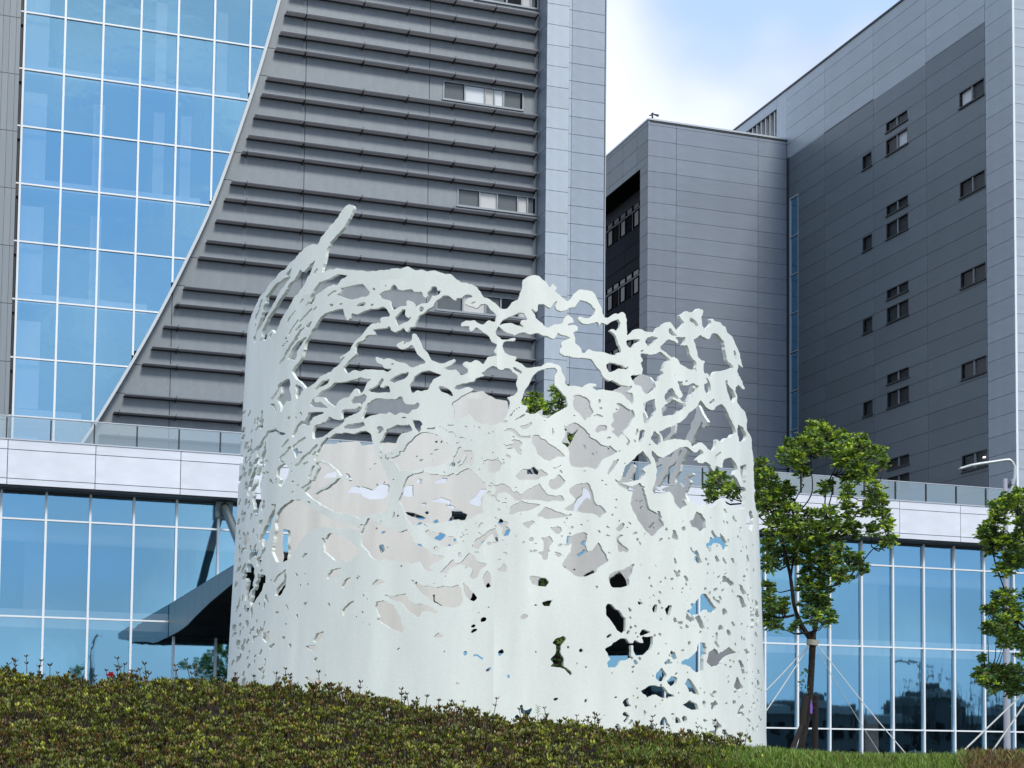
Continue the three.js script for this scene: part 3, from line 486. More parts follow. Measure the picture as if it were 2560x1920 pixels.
  cut(C([740, 1157, 790, 1172, 805, 1202, 775, 1262, 785, 1347, 835, 1402, 890, 1462, 905, 1560, 740, 1650, 690, 1682, 640, 1652, 600, 1627, 520, 1642, 470, 1620, 500, 1592, 490, 1557, 425, 1545, 430, 1510, 470, 1400, 520, 1310, 560, 1240, 605, 1192, 660, 1168]));
  cut(C([958, 1442, 1030, 1435, 1090, 1462, 1140, 1502, 1150, 1572, 1180, 1632, 1140, 1680, 1000, 1590, 960, 1572, 985, 1510]));
  cut(C([600, 522, 620, 490, 650, 485, 700, 532, 725, 550, 750, 512, 790, 462, 805, 477, 780, 522, 800, 552, 850, 574, 890, 557, 930, 535, 990, 532, 1010, 490, 1035, 462, 1090, 472, 1160, 502, 1165, 522, 1205, 552, 1180, 602, 1140, 640, 1090, 647, 1040, 632, 1008, 640, 1040, 680, 1100, 717, 1160, 702, 1225, 687, 1240, 740, 1255, 702, 1330, 707, 1380, 672, 1440, 650, 1465, 692, 1450, 740, 1410, 792, 1370, 757, 1340, 770, 1400, 827, 1440, 902, 1475, 1002, 1420, 1000, 1400, 1027, 1330, 1010, 1270, 990, 1130, 975, 1100, 1012, 1060, 1015, 1030, 942, 985, 907, 980, 862, 970, 792, 1022, 770, 1022, 732, 970, 715, 905, 727, 910, 700, 965, 690, 960, 650, 910, 618, 870, 642, 860, 692, 820, 710, 750, 722, 700, 745, 640, 702, 590, 652, 570, 602, 530, 552, 540, 540, 580, 577, 600, 572]));
  cut(C([1305, 1132, 1345, 1105, 1410, 1117, 1520, 1152, 1550, 1122, 1538, 1167, 1440, 1165, 1400, 1187, 1345, 1212, 1325, 1182]));
  cut(C([1585, 1242, 1659, 1235, 1650, 1272, 1600, 1312, 1580, 1277])); cut(C([325, 1132, 380, 1150, 452, 1217, 430, 1227, 370, 1177])); cut(C([1225, 1480, 1255, 1475, 1260, 1522, 1240, 1527])); dot(C, s4, [1252, 1582, 22, 10]);
  cut(D([65, 672, 75, 632, 150, 620, 210, 622, 205, 642, 160, 662, 120, 717, 90, 702]));
  cut(D([262, 642, 275, 602, 330, 585, 405, 607, 360, 627, 320, 672, 310, 702, 280, 662]));
  cut(D([500, 512, 520, 500, 560, 540, 598, 592, 540, 580, 500, 562])); 
  cut(D([415, 692, 450, 655, 500, 622, 555, 640, 602, 658, 600, 630, 560, 598, 690, 597, 680, 640, 635, 672, 700, 682, 720, 762, 780, 832, 790, 922, 825, 975, 790, 942, 740, 932, 680, 907, 630, 882, 610, 832, 560, 790, 530, 802, 500, 772, 430, 727]));
  cut(D([722, 432, 735, 390, 770, 412, 815, 467, 800, 502, 760, 457]));
  cut(D([765, 614, 840, 570, 905, 622, 930, 614, 942, 572, 972, 545, 1030, 577, 1085, 642, 1100, 742, 1125, 852, 1190, 917, 1130, 932, 1060, 957, 1000, 938, 970, 982, 960, 1037, 920, 970, 880, 977, 862, 942, 862, 872, 890, 852, 860, 832, 820, 802, 790, 702]));
  cut(D([1180, 742, 1195, 730, 1207, 772, 1212, 832, 1185, 802])); cut(D([892, 1002, 930, 1032, 950, 1102, 950, 1152, 910, 1187, 890, 1152, 880, 1082, 918, 1062]));
  cut(D([1090, 1052, 1112, 1042, 1130, 1102, 1190, 1152, 1195, 1242, 1170, 1290, 1140, 1232, 1120, 1152])); cut(D([920, 1272, 960, 1240, 990, 1227, 985, 1270, 940, 1302]));
  cut(D([370, 762, 430, 755, 490, 792, 520, 832, 470, 842, 440, 872, 390, 862, 345, 802, 240, 740, 215, 760, 210, 740, 235, 728, 300, 770]));
  cut(D([250, 765, 290, 775, 340, 800, 400, 850, 440, 830, 480, 850, 430, 935, 460, 970, 410, 1000, 410, 1060, 380, 1060, 330, 990, 240, 980, 130, 990, 140, 985, 230, 980, 250, 930, 215, 870, 240, 840, 210, 770]));
  cut(D([590, 1047, 640, 1055, 650, 1095, 720, 1085, 760, 1072, 830, 1105, 800, 1150, 730, 1190, 700, 1290, 640, 1255, 570, 1220, 640, 1225, 658, 1200, 620, 1120])); cut(D([470, 1190, 490, 1140, 540, 1108, 570, 1170, 620, 1225, 570, 1218, 540, 1252, 480, 1280]));
  dot(D, s4, [570, 982, 10, 9, 690, 1047, 18, 9, 645, 1060, 10, 10]);
  cut(D([470, 1300, 560, 1240, 620, 1270, 690, 1290, 690, 1330, 560, 1400, 440, 1410, 430, 1340]));
  cut(D([740, 1225, 770, 1130, 800, 1120, 790, 1170]));
  cut(D([590, 1492, 700, 1412, 790, 1322, 830, 1242, 860, 1292, 930, 1352, 990, 1357, 1000, 1310, 1060, 1297, 1105, 1342, 1130, 1422, 1185, 1492, 1205, 1562]), J([1215, 102, 1165, 107, 1160, 152, 1090, 157, 1045, 190, 1000, 150, 995, 222, 965, 287, 900, 237, 840, 187, 795, 212, 760, 252, 735, 202, 700, 167, 640, 162, 570, 152, 520, 167, 450, 202, 440, 150, 400, 82, 440, 62, 540, 32]));
  cut(D([245, 1290, 300, 1262, 370, 1235, 350, 1300, 330, 1360, 340, 1410, 300, 1480, 280, 1510, 290, 1420]), D([245, 1400, 262, 1350]));
  cut(J([320, 160, 360, 75, 410, 120, 430, 195, 415, 225, 360, 195])); cut(J([0, 0, 130, -150, 160, -90, 100, 20, 40, 80, 25, 95]));
  cut(J([330, 272, 385, 337, 450, 357, 530, 302, 600, 257, 685, 237, 740, 272, 790, 302, 830, 267, 880, 302, 800, 367, 810, 412, 855, 417, 890, 387, 945, 422, 955, 472, 985, 502, 1000, 442, 1060, 452, 1070, 372, 1160, 347, 1205, 402, 1235, 482, 1190, 492, 1185, 532, 1215, 562, 1255, 642, 1310, 667, 1300, 882, 1250, 892, 1200, 852, 1150, 857, 1110, 842, 1075, 767, 1020, 792, 1000, 832, 940, 872, 900, 827, 830, 852, 790, 832, 735, 807, 670, 767, 705, 832, 640, 892, 570, 852, 545, 742, 520, 702, 500, 722, 350, 727, 325, 692, 375, 562, 385, 482, 370, 392, 330, 332]));
  slit(5, J([990, 378, 1005, 330, 1040, 300])); cut(J([1250, 432, 1305, 402, 1310, 522, 1318, 642, 1260, 562]));
  cut(J([1352, 882, 1380, 922, 1390, 1042, 1370, 1112, 1340, 1092, 1312, 1012, 1330, 932])); cut(D([1225, 1492, 1280, 1522, 1310, 1602, 1315, 1642]), J([1290, 182, 1232, 192, 1220, 62]));
  limb(8, J([690, 800, 720, 840])); 
  cut(J([370, 902, 410, 917, 445, 982, 420, 972])); cut(J([790, 902, 850, 932, 890, 1002, 890, 1092, 850, 1132, 800, 1072, 750, 1062, 725, 1002, 780, 985]));
  cut(J([1070, 862, 1100, 880, 1140, 932, 1090, 902])); cut(J([655, 1082, 680, 1055, 692, 1102, 665, 1122])); cut(J([1170, 982, 1190, 940, 1200, 990, 1230, 1012, 1210, 1022]));
  cut(J([895, 1242, 930, 1230, 940, 1172, 980, 1190, 945, 1105, 975, 1110, 1000, 1172, 1040, 1170, 1030, 1125, 1080, 1172, 1120, 1232, 1140, 1240, 1130, 1272, 1090, 1322, 1040, 1250, 1000, 1240, 990, 1272, 950, 1260, 940, 1342, 910, 1302])); cut(J([970, 1372, 1000, 1360, 1040, 1422, 1010, 1452]));
  cut(J([740, 1275, 760, 1312, 790, 1330, 800, 1300, 820, 1342, 840, 1402, 862, 1440, 820, 1452, 790, 1430, 770, 1402, 785, 1360, 745, 1312])); cut(J([525, 1182, 560, 1110, 590, 1152, 612, 1207, 560, 1197])); cut(J([400, 1212, 430, 1180, 447, 1197, 420, 1227]));
  dot(J, s4, [655, 1005, 10, 10, 945, 970, 11, 10, 1080, 1020, 10, 25, 1115, 1030, 9, 25, 205, 1235, 8, 20, 570, 1420, 10, 28, 1090, 1430, 9, 40, 1170, 1415, 10, 25, 915, 1460, 9, 18, 1100, 1510, 8, 8, 540, 1610, 14, 14, 1225, 1095, 5, 18, 1250, 1120, 6, 22, 1230, 1165, 6, 16, 1145, 1155, 6, 8, 1170, 1180, 6, 10, 1140, 1190, 6, 6]);
  cut(J([550, 1502, 590, 1540, 627, 1572, 600, 1622, 580, 1602])); cut(J([660, 1582, 690, 1570, 717, 1627, 690, 1642, 670, 1602])); cut(J([985, 1607, 1040, 1570, 1047, 1597])); cut(J([1060, 1632, 1085, 1570, 1120, 1612, 1172, 1642, 1120, 1652]));
  // middle band, right of centre
  slit(3, H([150, 162, 190, 107, 258, 76])); cut(H([45, 237, 70, 220, 120, 215, 132, 237, 90, 252])); cut(H([195, 202, 270, 155, 330, 150, 290, 172, 230, 202, 205, 212])); cut(H([235, 267, 290, 265, 370, 220, 360, 262, 310, 297, 270, 302])); cut(H([390, 264, 410, 250, 437, 267])); cut(H([480, 217, 535, 198, 510, 222]));
  cut(H([65, 327, 135, 285, 190, 310, 260, 373, 388, 402, 320, 408, 250, 400, 190, 350, 130, 310]));
  cut(H([150, 414, 205, 400, 285, 452, 255, 492, 262, 542, 278, 587, 240, 572, 180, 497, 110, 482, 40, 442, 0, 397, 60, 450, 130, 472, 190, 442]));
  cut(H([395, 367, 430, 362, 540, 432, 640, 512, 700, 562, 732, 597, 650, 592, 560, 632, 500, 617, 430, 562, 410, 482, 370, 432]));
  cut(H([710, 302, 760, 262, 820, 240, 870, 262, 950, 322, 975, 382, 1040, 412, 1090, 467, 1190, 470, 1230, 512, 1282, 532, 1200, 572, 1110, 622, 1060, 712, 930, 702, 780, 692, 770, 602, 760, 522, 690, 432, 720, 352]));
  cut(H([1035, 312, 1050, 275, 1100, 262, 1155, 272, 1155, 322, 1100, 332, 1060, 347])); cut(H([790, 5, 960, 0, 990, 92, 960, 142, 930, 222, 890, 172, 840, 122, 800, 92])); cut(H([990, 202, 1040, 150, 1137, 177, 1090, 182, 1040, 172]));
  cut(H([1235, 32, 1300, 30, 1430, 158, 1385, 215, 1340, 302, 1270, 412, 1230, 372, 1190, 332, 1240, 292, 1200, 262, 1195, 237, 1240, 240, 1285, 202, 1300, 132, 1290, 72])); dot(H, s4, [1092, 95, 20, 9, 1255, 95, 10, 16, 812, 162, 16, 8]);
  cut(H([200, 792, 290, 715, 350, 722, 390, 690, 440, 732, 480, 720, 552, 777, 480, 802, 440, 832, 330, 832, 240, 832])); cut(H([560, 832, 600, 810, 640, 775, 680, 802, 717, 847, 690, 882, 620, 942, 570, 922, 550, 882])); slit(3, H([585, 697, 630, 702, 680, 684]));
  cut(H([0, 892, 60, 872, 110, 877, 150, 922, 175, 962, 220, 955, 270, 982, 330, 932, 400, 892, 450, 868, 490, 932, 560, 982, 620, 1000, 680, 995, 722, 1047, 600, 1052, 480, 1037, 380, 1042, 300, 1027, 200, 1042, 175, 1002, 100, 962, 40, 962, 0, 1002]));
  cut(H([205, 1082, 250, 1065, 310, 1060, 350, 1078, 467, 1078, 420, 1122, 330, 1162, 230, 1167, 180, 1192, 130, 1182, 150, 1112])); cut(H([430, 1192, 510, 1105, 590, 1132, 720, 1188, 802, 1185, 770, 1217, 640, 1227, 500, 1227, 430, 1212]));
  cut(H([770, 912, 830, 870, 950, 868, 1000, 932, 1020, 1052, 1050, 1097, 1085, 1090, 1147, 1162, 1110, 1182, 1090, 1227, 1030, 1187, 900, 1172, 860, 1167, 690, 1132, 780, 1092, 830, 1032, 760, 962]));
  cut(H([270, 1287, 320, 1255, 380, 1245, 412, 1257, 370, 1287, 330, 1332])); cut(H([600, 1312, 650, 1310, 692, 1342, 670, 1382, 620, 1392, 600, 1357])); cut(H([340, 1437, 405, 1415, 400, 1457, 350, 1470]));
  cut(H([465, 1415, 500, 1435, 560, 1415, 592, 1462, 560, 1502, 545, 1582, 530, 1662, 490, 1662, 470, 1602, 435, 1592, 440, 1575, 490, 1572, 500, 1482])); cut(H([630, 1512, 660, 1485, 692, 1492, 660, 1532])); cut(H([615, 1562, 640, 1580, 682, 1602, 650, 1632, 620, 1612]));
  dot(H, s4, [790, 1320, 26, 14, 290, 1475, 13, 11, 680, 1415, 13, 11, 365, 1565, 10, 20, 1275, 1250, 12, 12, 1490, 1485, 8, 22, 1175, 395, 25, 10]);
  cut(N([1605, 212, 1635, 215, 1640, 292, 1650, 332, 1680, 320, 1715, 275, 1752, 332, 1772, 392, 1735, 412, 1700, 442, 1690, 467, 1650, 472, 1600, 492, 1540, 462, 1485, 422, 1500, 382, 1540, 322, 1552, 270, 1530, 302, 1515, 292, 1520, 232, 1560, 232]));
  cut(H([1215, 812, 1290, 850, 1320, 872, 1400, 892, 1500, 855, 1520, 882, 1550, 982, 1600, 1132, 1690, 1200, 1750, 1310, 1690, 1360, 1646, 1432, 1560, 1372, 1500, 1292, 1440, 1182, 1390, 1082, 1420, 962, 1300, 902]));
  cut(H([1285, 848, 1340, 702, 1440, 592, 1530, 512, 1560, 592, 1612, 652, 1590, 682, 1530, 702, 1550, 772, 1500, 832, 1400, 840, 1330, 858])); cut(H([1500, 312, 1550, 310, 1540, 382, 1490, 452, 1480, 422])); cut(H([1435, 362, 1470, 280, 1487, 322, 1460, 372])); cut(H([1150, 772, 1170, 732, 1220, 622, 1292, 595, 1230, 692, 1180, 762])); cut(H([1340, 442, 1382, 422, 1370, 482])); cut(H([1530, 152, 1560, 92, 1640, 2, 1662, 102, 1600, 182, 1560, 257, 1540, 242])); slit(3, H([1310, 347, 1390, 430]));
  cut(H([1240, 1332, 1280, 1290, 1320, 1270, 1337, 1292, 1320, 1342, 1290, 1372, 1270, 1362])); slit(4.5, H([1375, 1275, 1400, 1292])); cut(H([1245, 1422, 1290, 1400, 1337, 1405, 1290, 1432, 1270, 1452, 1310, 1492, 1350, 1522, 1387, 1562, 1360, 1587, 1320, 1562, 1290, 1582, 1260, 1512]));
  // middle band, left of centre
  cut(E([1100, 1052, 1170, 1012, 1250, 1002, 1330, 1017, 1420, 997, 1480, 987, 1530, 1022, 1545, 1122, 1560, 1180]), G([150, 562, 240, 692, 290, 802, 320, 860, 315, 932, 300, 1032, 285, 1122, 230, 1187, 200, 1167, 120, 1187, 0, 1237]), L([2190, 112, 2050, 85, 1960, 35, 1890, -15]), E([830, 1622, 900, 1520, 945, 1460, 990, 1360, 950, 1300, 1000, 1190, 1050, 1100]));
  limb(5, E([960, 1290, 1080, 1330, 1190, 1440])); limb(6, E([940, 1620, 1080, 1560, 1180, 1460, 1300, 1490]));
  cut(G([205, 437, 240, 372, 290, 302, 390, 252, 460, 267, 505, 268, 525, 252, 545, 312, 510, 332, 440, 347, 400, 392, 370, 447, 400, 470, 330, 540, 260, 560, 235, 550, 200, 467])); cut(G([170, 292, 200, 275, 240, 282, 245, 312, 200, 342, 165, 372, 185, 322])); cut(G([555, 197, 610, 205, 640, 237, 657, 267, 630, 282, 625, 327, 600, 337, 570, 292]));
  cut(G([385, 552, 440, 534, 470, 482, 500, 442, 550, 397, 620, 342, 690, 332, 800, 368, 950, 482, 930, 602, 860, 672, 700, 702, 500, 742, 440, 735, 380, 700, 350, 640, 262, 602])); limb(7, G([390, 560, 330, 590, 255, 575]));
  cut(G([930, 687, 985, 612, 1010, 502, 1040, 485, 1080, 525, 1150, 525, 1192, 562, 1180, 642, 1080, 682, 1000, 702])); limb(6, G([1100, 570, 1060, 640, 1000, 690])); cut(G([1275, 662, 1285, 632, 1330, 620, 1440, 630, 1467, 657, 1455, 702, 1440, 742, 1340, 742, 1290, 702]));
  cut(G([390, 1042, 440, 952, 450, 882, 490, 802, 560, 775, 650, 748, 760, 770, 910, 792, 940, 770, 1010, 768, 1080, 720, 1130, 703, 1170, 732, 1230, 802, 1300, 862, 1322, 912, 1280, 1002, 1260, 1102, 1277, 1162, 1200, 1192, 1110, 1252, 1000, 1250, 900, 1252, 850, 1257, 800, 1277, 700, 1282, 600, 1312, 540, 1307, 490, 1252, 450, 1162, 410, 1072]));
  cut(G([325, 1227, 350, 1152, 375, 1125, 360, 1162, 400, 1192, 412, 1222])); cut(N([250, 212, 295, 120, 330, 142, 400, 177, 490, 207, 540, 195, 580, 262, 650, 312, 700, 352, 772, 362, 700, 402, 670, 422, 702, 462, 640, 442, 610, 392, 560, 402, 480, 387, 400, 377, 350, 387, 300, 352, 250, 292]));
  cut(G([670, 1367, 710, 1350, 760, 1372, 800, 1392, 860, 1380, 900, 1412, 970, 1422, 1000, 1452, 1027, 1482, 960, 1522, 880, 1522, 800, 1472, 730, 1432])); slit(3, G([1032, 1425, 1115, 1392])); cut(G([1190, 1502, 1210, 1452, 1280, 1392, 1340, 1345, 1400, 1335, 1432, 1402, 1440, 1482, 1410, 1470, 1380, 1382, 1330, 1402, 1310, 1442, 1290, 1462, 1240, 1542, 1200, 1537])); cut(G([1425, 1287, 1460, 1225, 1532, 1282, 1520, 1312, 1562, 1352, 1540, 1417, 1490, 1417, 1470, 1372, 1480, 1322, 1440, 1302])); cut(G([760, 1552, 800, 1520, 837, 1547, 800, 1577])); cut(G([1580, 1412, 1662, 1385, 1610, 1422]));
  dot(G, s4, [1260, 1297, 34, 13, 1345, 1495, 20, 20, 1040, 1600, 22, 25, 460, 188, 22, 10]); slit(4, G([700, 300, 780, 290])); slit(2.5, G([965, 190, 1080, 182, 1118, 150, 1122, 100])); slit(2.5, G([1190, 212, 1260, 240, 1330, 242, 1390, 268])); slit(2.5, G([800, 270, 860, 285, 900, 320, 960, 340, 990, 380, 1100, 412])); slit(3, G([905, 265, 970, 268])); slit(2.5, G([750, 240, 775, 228])); slit(2.5, G([1000, 450, 1035, 438])); slit(2.5, G([1180, 300, 1190, 270])); slit(2.5, G([1140, 130, 1180, 180])); slit(2.5, H([585, 360, 590, 300])); slit(2.5, G([1370, 1000, 1440, 950, 1520, 950]));
  slit(2.5, G([1400, 1040, 1402, 1000, 1430, 1005, 1410, 1020, 1435, 1045])); slit(2.5, G([1480, 1060, 1530, 1060])); cut(G([1470, 655, 1510, 640, 1500, 680]));
  // left side: tall narrow openings round the bend
  cut(E([452, 1042, 470, 1102, 460, 1212, 420, 1332, 395, 1422, 380, 1562, 380, 1722, 285, 1722, 312, 1562, 342, 1432, 382, 1312, 412, 1152])); limb(6, E([455, 1060, 440, 1250, 405, 1380, 395, 1700])); slit(7, E([252, 1642, 272, 1540, 318, 1442])); slit(5, E([322, 1402, 350, 1312, 370, 1232])); slit(5.5, E([352, 1182, 390, 1102, 460, 1012, 538, 966])); cut(E([530, 970, 600, 1002, 650, 1022, 620, 1042, 550, 1012]));
  cut(E([545, 1412, 560, 1372, 610, 1332, 650, 1330, 682, 1392, 640, 1492, 600, 1562, 560, 1542, 590, 1492, 545, 1452])); slit(5, E([580, 1277, 640, 1212, 690, 1152])); cut(E([710, 1152, 740, 1172, 770, 1160, 782, 1202, 750, 1282, 735, 1252, 720, 1192])); slit(5.5, E([592, 1162, 668, 1082])); slit(5, E([735, 1352, 840, 1252, 900, 1192, 970, 1132])); slit(4.5, E([720, 1152, 770, 1102, 858, 1052])); slit(6, E([945, 1270, 980, 1192, 1020, 1132, 1078, 1062])); slit(5.5, E([872, 1478, 900, 1432, 943, 1342])); slit(5.5, E([818, 1583, 900, 1512])); slit(5, E([818, 1325, 868, 1307]));
  cut(E([815, 902, 870, 812, 920, 785, 1062, 797, 1010, 817, 920, 852, 900, 892, 900, 932, 860, 932, 830, 922])); cut(E([925, 1067, 915, 1022, 935, 932, 1050, 892, 1085, 837, 1170, 864, 1215, 864, 1250, 852, 1292, 822, 1230, 892, 1180, 942, 1100, 1002, 1020, 1052])); slit(7, E([710, 1030, 760, 940, 810, 890])); cut(E([930, 562, 940, 532, 1020, 472, 1112, 440, 1090, 472, 1030, 522, 960, 557]));
  cut(E([890, 712, 920, 652, 1000, 592, 1080, 542, 1150, 492, 1260, 472, 1400, 440, 1532, 440, 1480, 492, 1450, 562, 1400, 602, 1370, 540, 1330, 592, 1300, 642, 1240, 642, 1190, 682, 1160, 742, 1090, 692, 1040, 642, 960, 632, 925, 662, 940, 692, 1000, 682, 1070, 732, 1082, 747, 980, 742, 905, 732]));
  cut(E([1230, 942, 1290, 912, 1380, 902, 1450, 892, 1462, 932, 1420, 957, 1330, 962, 1250, 962])); cut(E([1450, 592, 1480, 622, 1470, 662, 1430, 712, 1420, 762, 1385, 802, 1340, 822, 1260, 852, 1210, 842, 1220, 792, 1240, 762, 1300, 757, 1360, 762, 1400, 732, 1390, 692, 1330, 702, 1300, 692, 1380, 632])); cut(E([1340, 690, 1390, 650, 1400, 620, 1310, 680]));
  slit(5, E([670, 872, 688, 850])); dot(E, s4, [750, 835, 9, 14, 795, 800, 9, 22]);
  cut(L([1700, 92, 1730, 52, 1790, 12, 1850, 12, 1890, 52, 1950, 82, 2040, 130, 2150, 165, 2212, 182, 2212, 205, 2130, 182, 2080, 192, 2000, 177, 1960, 182, 1900, 207, 1860, 252, 1830, 302, 1790, 372, 1740, 397, 1700, 395, 1668, 332, 1690, 202])); cut(L([1985, 262, 2020, 212, 2130, 242, 2212, 332, 2155, 390, 2050, 382, 1990, 330]));
  cut(L([1550, 2, 1600, 0, 1590, 62, 1580, 122, 1560, 82])); cut(L([1620, 302, 1608, 242, 1640, 162, 1680, 62, 1700, 17, 1672, 162, 1640, 262])); cut(L([1735, 302, 1745, 215, 1760, 272, 1757, 382, 1742, 392])); cut(L([1540, 352, 1545, 320, 1575, 320, 1572, 350, 1545, 377])); cut(L([1495, 200, 1530, 240, 1520, 330, 1500, 320]));
  cut(L([1508, 642, 1510, 562, 1530, 422, 1552, 402, 1572, 432, 1548, 562])); cut(L([1528, 687, 1545, 612, 1580, 522, 1610, 470, 1638, 472, 1612, 562, 1562, 642])); cut(L([1690, 602, 1695, 562, 1735, 512, 1750, 452, 1765, 482, 1752, 552, 1722, 602])); slit(4, L([1680, 520, 1705, 480, 1755, 445]));
  slit(4, L([1850, 370, 1872, 345, 1900, 346])); cut(L([2010, 492, 2030, 440, 2090, 428, 2065, 450, 2110, 462, 2020, 502])); cut(L([2090, 545, 2130, 495, 2155, 490, 2165, 520, 2110, 560])); cut(L([2100, 700, 2140, 640, 2180, 632, 2130, 690, 2110, 735])); slit(4, L([1560, 862, 1595, 842, 1620, 800])); cut(L([1605, 862, 1625, 830, 1655, 810, 1652, 852, 1662, 882, 1638, 892])); cut(L([1648, 912, 1680, 892, 1692, 912, 1665, 932])); cut(L([1870, 1100, 1890, 1098, 1920, 1112, 1975, 1110, 1978, 1160, 1920, 1150])); cut(L([1920, 880, 1940, 830, 1985, 822, 2000, 860, 1940, 890])); cut(L([1870, 915, 1920, 905, 1950, 905, 1920, 945])); cut(L([1920, 1000, 1940, 980, 1958, 985, 1935, 1010])); cut(L([1680, 1160, 1710, 1100, 1730, 1100, 1705, 1160]));
  dot(L, s9, [1745, 857, 13, 9, 1485, 935, 8, 13, 1825, 470, 7, 14, 1875, 652, 16, 9, 2025, 655, 7, 12, 1825, 728, 9, 16, 1808, 640, 5, 5, 1765, 670, 7, 17, 1845, 540, 6, 6, 1888, 525, 6, 7, 1645, 630, 8, 20, 1550, 700, 6, 10, 1780, 910, 12, 14, 1597, 1050, 12, 11, 2000, 1087, 6, 6, 1757, 775, 6, 6, 1840, 828, 5, 5, 1660, 760, 5, 5, 1700, 700, 14, 8]);
  // lower wall
  cut(N([730, 457, 770, 420, 800, 385, 832, 375, 835, 402, 870, 400, 915, 335, 970, 387, 1032, 402, 1020, 417, 985, 442, 970, 492, 940, 502, 920, 492, 945, 442, 870, 412, 800, 432, 780, 467])); cut(N([1005, 502, 1010, 472, 1030, 445, 1052, 482, 1057, 542, 1035, 557, 1015, 532])); cut(N([1085, 437, 1110, 430, 1130, 400, 1152, 427, 1150, 452, 1110, 457]));
  cut(N([1280, 472, 1340, 480, 1390, 490, 1412, 517, 1390, 547, 1340, 537, 1310, 527, 1290, 502])); cut(N([1770, 492, 1780, 465, 1850, 440, 1890, 430, 1932, 405, 1920, 452, 1895, 492, 1902, 532, 1860, 552, 1790, 547]));
  cut(N([550, 492, 600, 520, 650, 545, 720, 550, 760, 538, 800, 548, 850, 532, 872, 562, 880, 627, 860, 662, 830, 672, 750, 668, 680, 632, 620, 582])); cut(N([880, 520, 910, 545, 952, 592, 972, 617, 940, 637, 915, 620, 890, 582])); cut(N([385, 590, 430, 605, 490, 595, 532, 588, 547, 632, 600, 650, 700, 680, 732, 697, 710, 707, 630, 695, 610, 732, 590, 737, 540, 692, 490, 642, 430, 622])); cut(N([335, 672, 355, 640, 390, 630, 442, 657, 470, 682, 490, 732, 520, 802, 500, 832, 430, 802, 380, 767, 345, 747, 365, 735])); cut(N([310, 532, 350, 498, 412, 514, 360, 532])); cut(N([690, 852, 730, 828, 772, 850, 730, 852]));
  cut(N([495, 1182, 520, 1202, 500, 1217])); cut(N([1360, 642, 1432, 625, 1412, 667, 1375, 662])); slit(5, N([945, 970, 970, 965, 1000, 986])); cut(N([1090, 942, 1122, 930, 1127, 952, 1105, 977, 1095, 972])); cut(N([1015, 1057, 1052, 1035, 1052, 1057, 1025, 1072])); cut(N([1090, 377, 1115, 367, 1106, 387]));
  cut(N([1755, 672, 1770, 647, 1800, 650, 1842, 702, 1877, 742, 1877, 812, 1860, 834, 1830, 812, 1800, 762, 1760, 722])); cut(N([1888, 660, 1917, 687, 1905, 707])); cut(N([1923, 770, 1952, 792, 1935, 802])); cut(N([1758, 857, 1792, 825, 1797, 847, 1770, 864])); cut(N([1963, 842, 1985, 805, 2032, 832, 1980, 852]));
  cut(N([1750, 932, 1790, 902, 1845, 862, 1882, 862, 1907, 902, 1917, 972, 1890, 997, 1850, 1002, 1825, 1047, 1775, 1042, 1760, 1012, 1785, 987])); cut(N([1920, 892, 1935, 868, 1960, 887, 1987, 892, 1980, 862, 2047, 847, 2047, 892, 2030, 932, 1990, 972, 1945, 967, 1925, 932])); cut(N([1425, 897, 1450, 865, 1507, 850, 1512, 872, 1480, 912, 1475, 952, 1502, 987, 1502, 1032, 1530, 1057, 1557, 1072, 1540, 1097, 1510, 1062, 1480, 1047, 1430, 1042, 1410, 1037, 1430, 1022, 1415, 992, 1450, 952, 1450, 912]));
  cut(N([1570, 1002, 1587, 1017, 1575, 1030])); cut(N([1625, 1037, 1657, 1027, 1640, 1047])); cut(N([2063, 1112, 2065, 1072, 2105, 1040, 2137, 1082, 2110, 1122, 2080, 1127])); cut(N([2133, 1132, 2160, 1095, 2202, 1102, 2195, 1142, 2160, 1162])); cut(N([1978, 1192, 2020, 1155, 2110, 1155, 2142, 1192, 2182, 1212, 2120, 1232, 2060, 1212, 2010, 1237])); cut(N([1855, 1262, 1870, 1240, 1902, 1225, 1890, 1252, 1917, 1282, 1890, 1277, 1880, 1297])); cut(N([1855, 1332, 1870, 1310, 1912, 1342, 1895, 1372, 1875, 1387, 1860, 1372, 1890, 1347])); cut(N([1620, 1252, 1635, 1232, 1647, 1247, 1630, 1260])); cut(N([1735, 1342, 1757, 1325, 1745, 1347]));
  cut(N([1230, 1282, 1245, 1270, 1257, 1302, 1307, 1290, 1285, 1342, 1265, 1352, 1240, 1312])); cut(N([1195, 1347, 1215, 1330, 1242, 1352, 1215, 1372])); cut(N([2095, 1372, 2120, 1340, 2137, 1382, 2152, 1402, 2120, 1427, 2095, 1402])); cut(N([1970, 1472, 2010, 1410, 2057, 1410, 2062, 1482, 2090, 1440, 2112, 1492, 2152, 1445, 2157, 1502, 2040, 1512])); cut(N([2160, 972, 2175, 935, 2192, 992, 2170, 1002])); cut(N([2115, 1012, 2140, 990, 2152, 1012, 2125, 1022])); cut(N([2125, 692, 2140, 650, 2167, 662, 2155, 702, 2145, 732])); slit(5, N([2082, 630, 2088, 655])); cut(N([1410, 172, 1430, 178, 1490, 185, 1482, 215, 1460, 228, 1440, 212]));
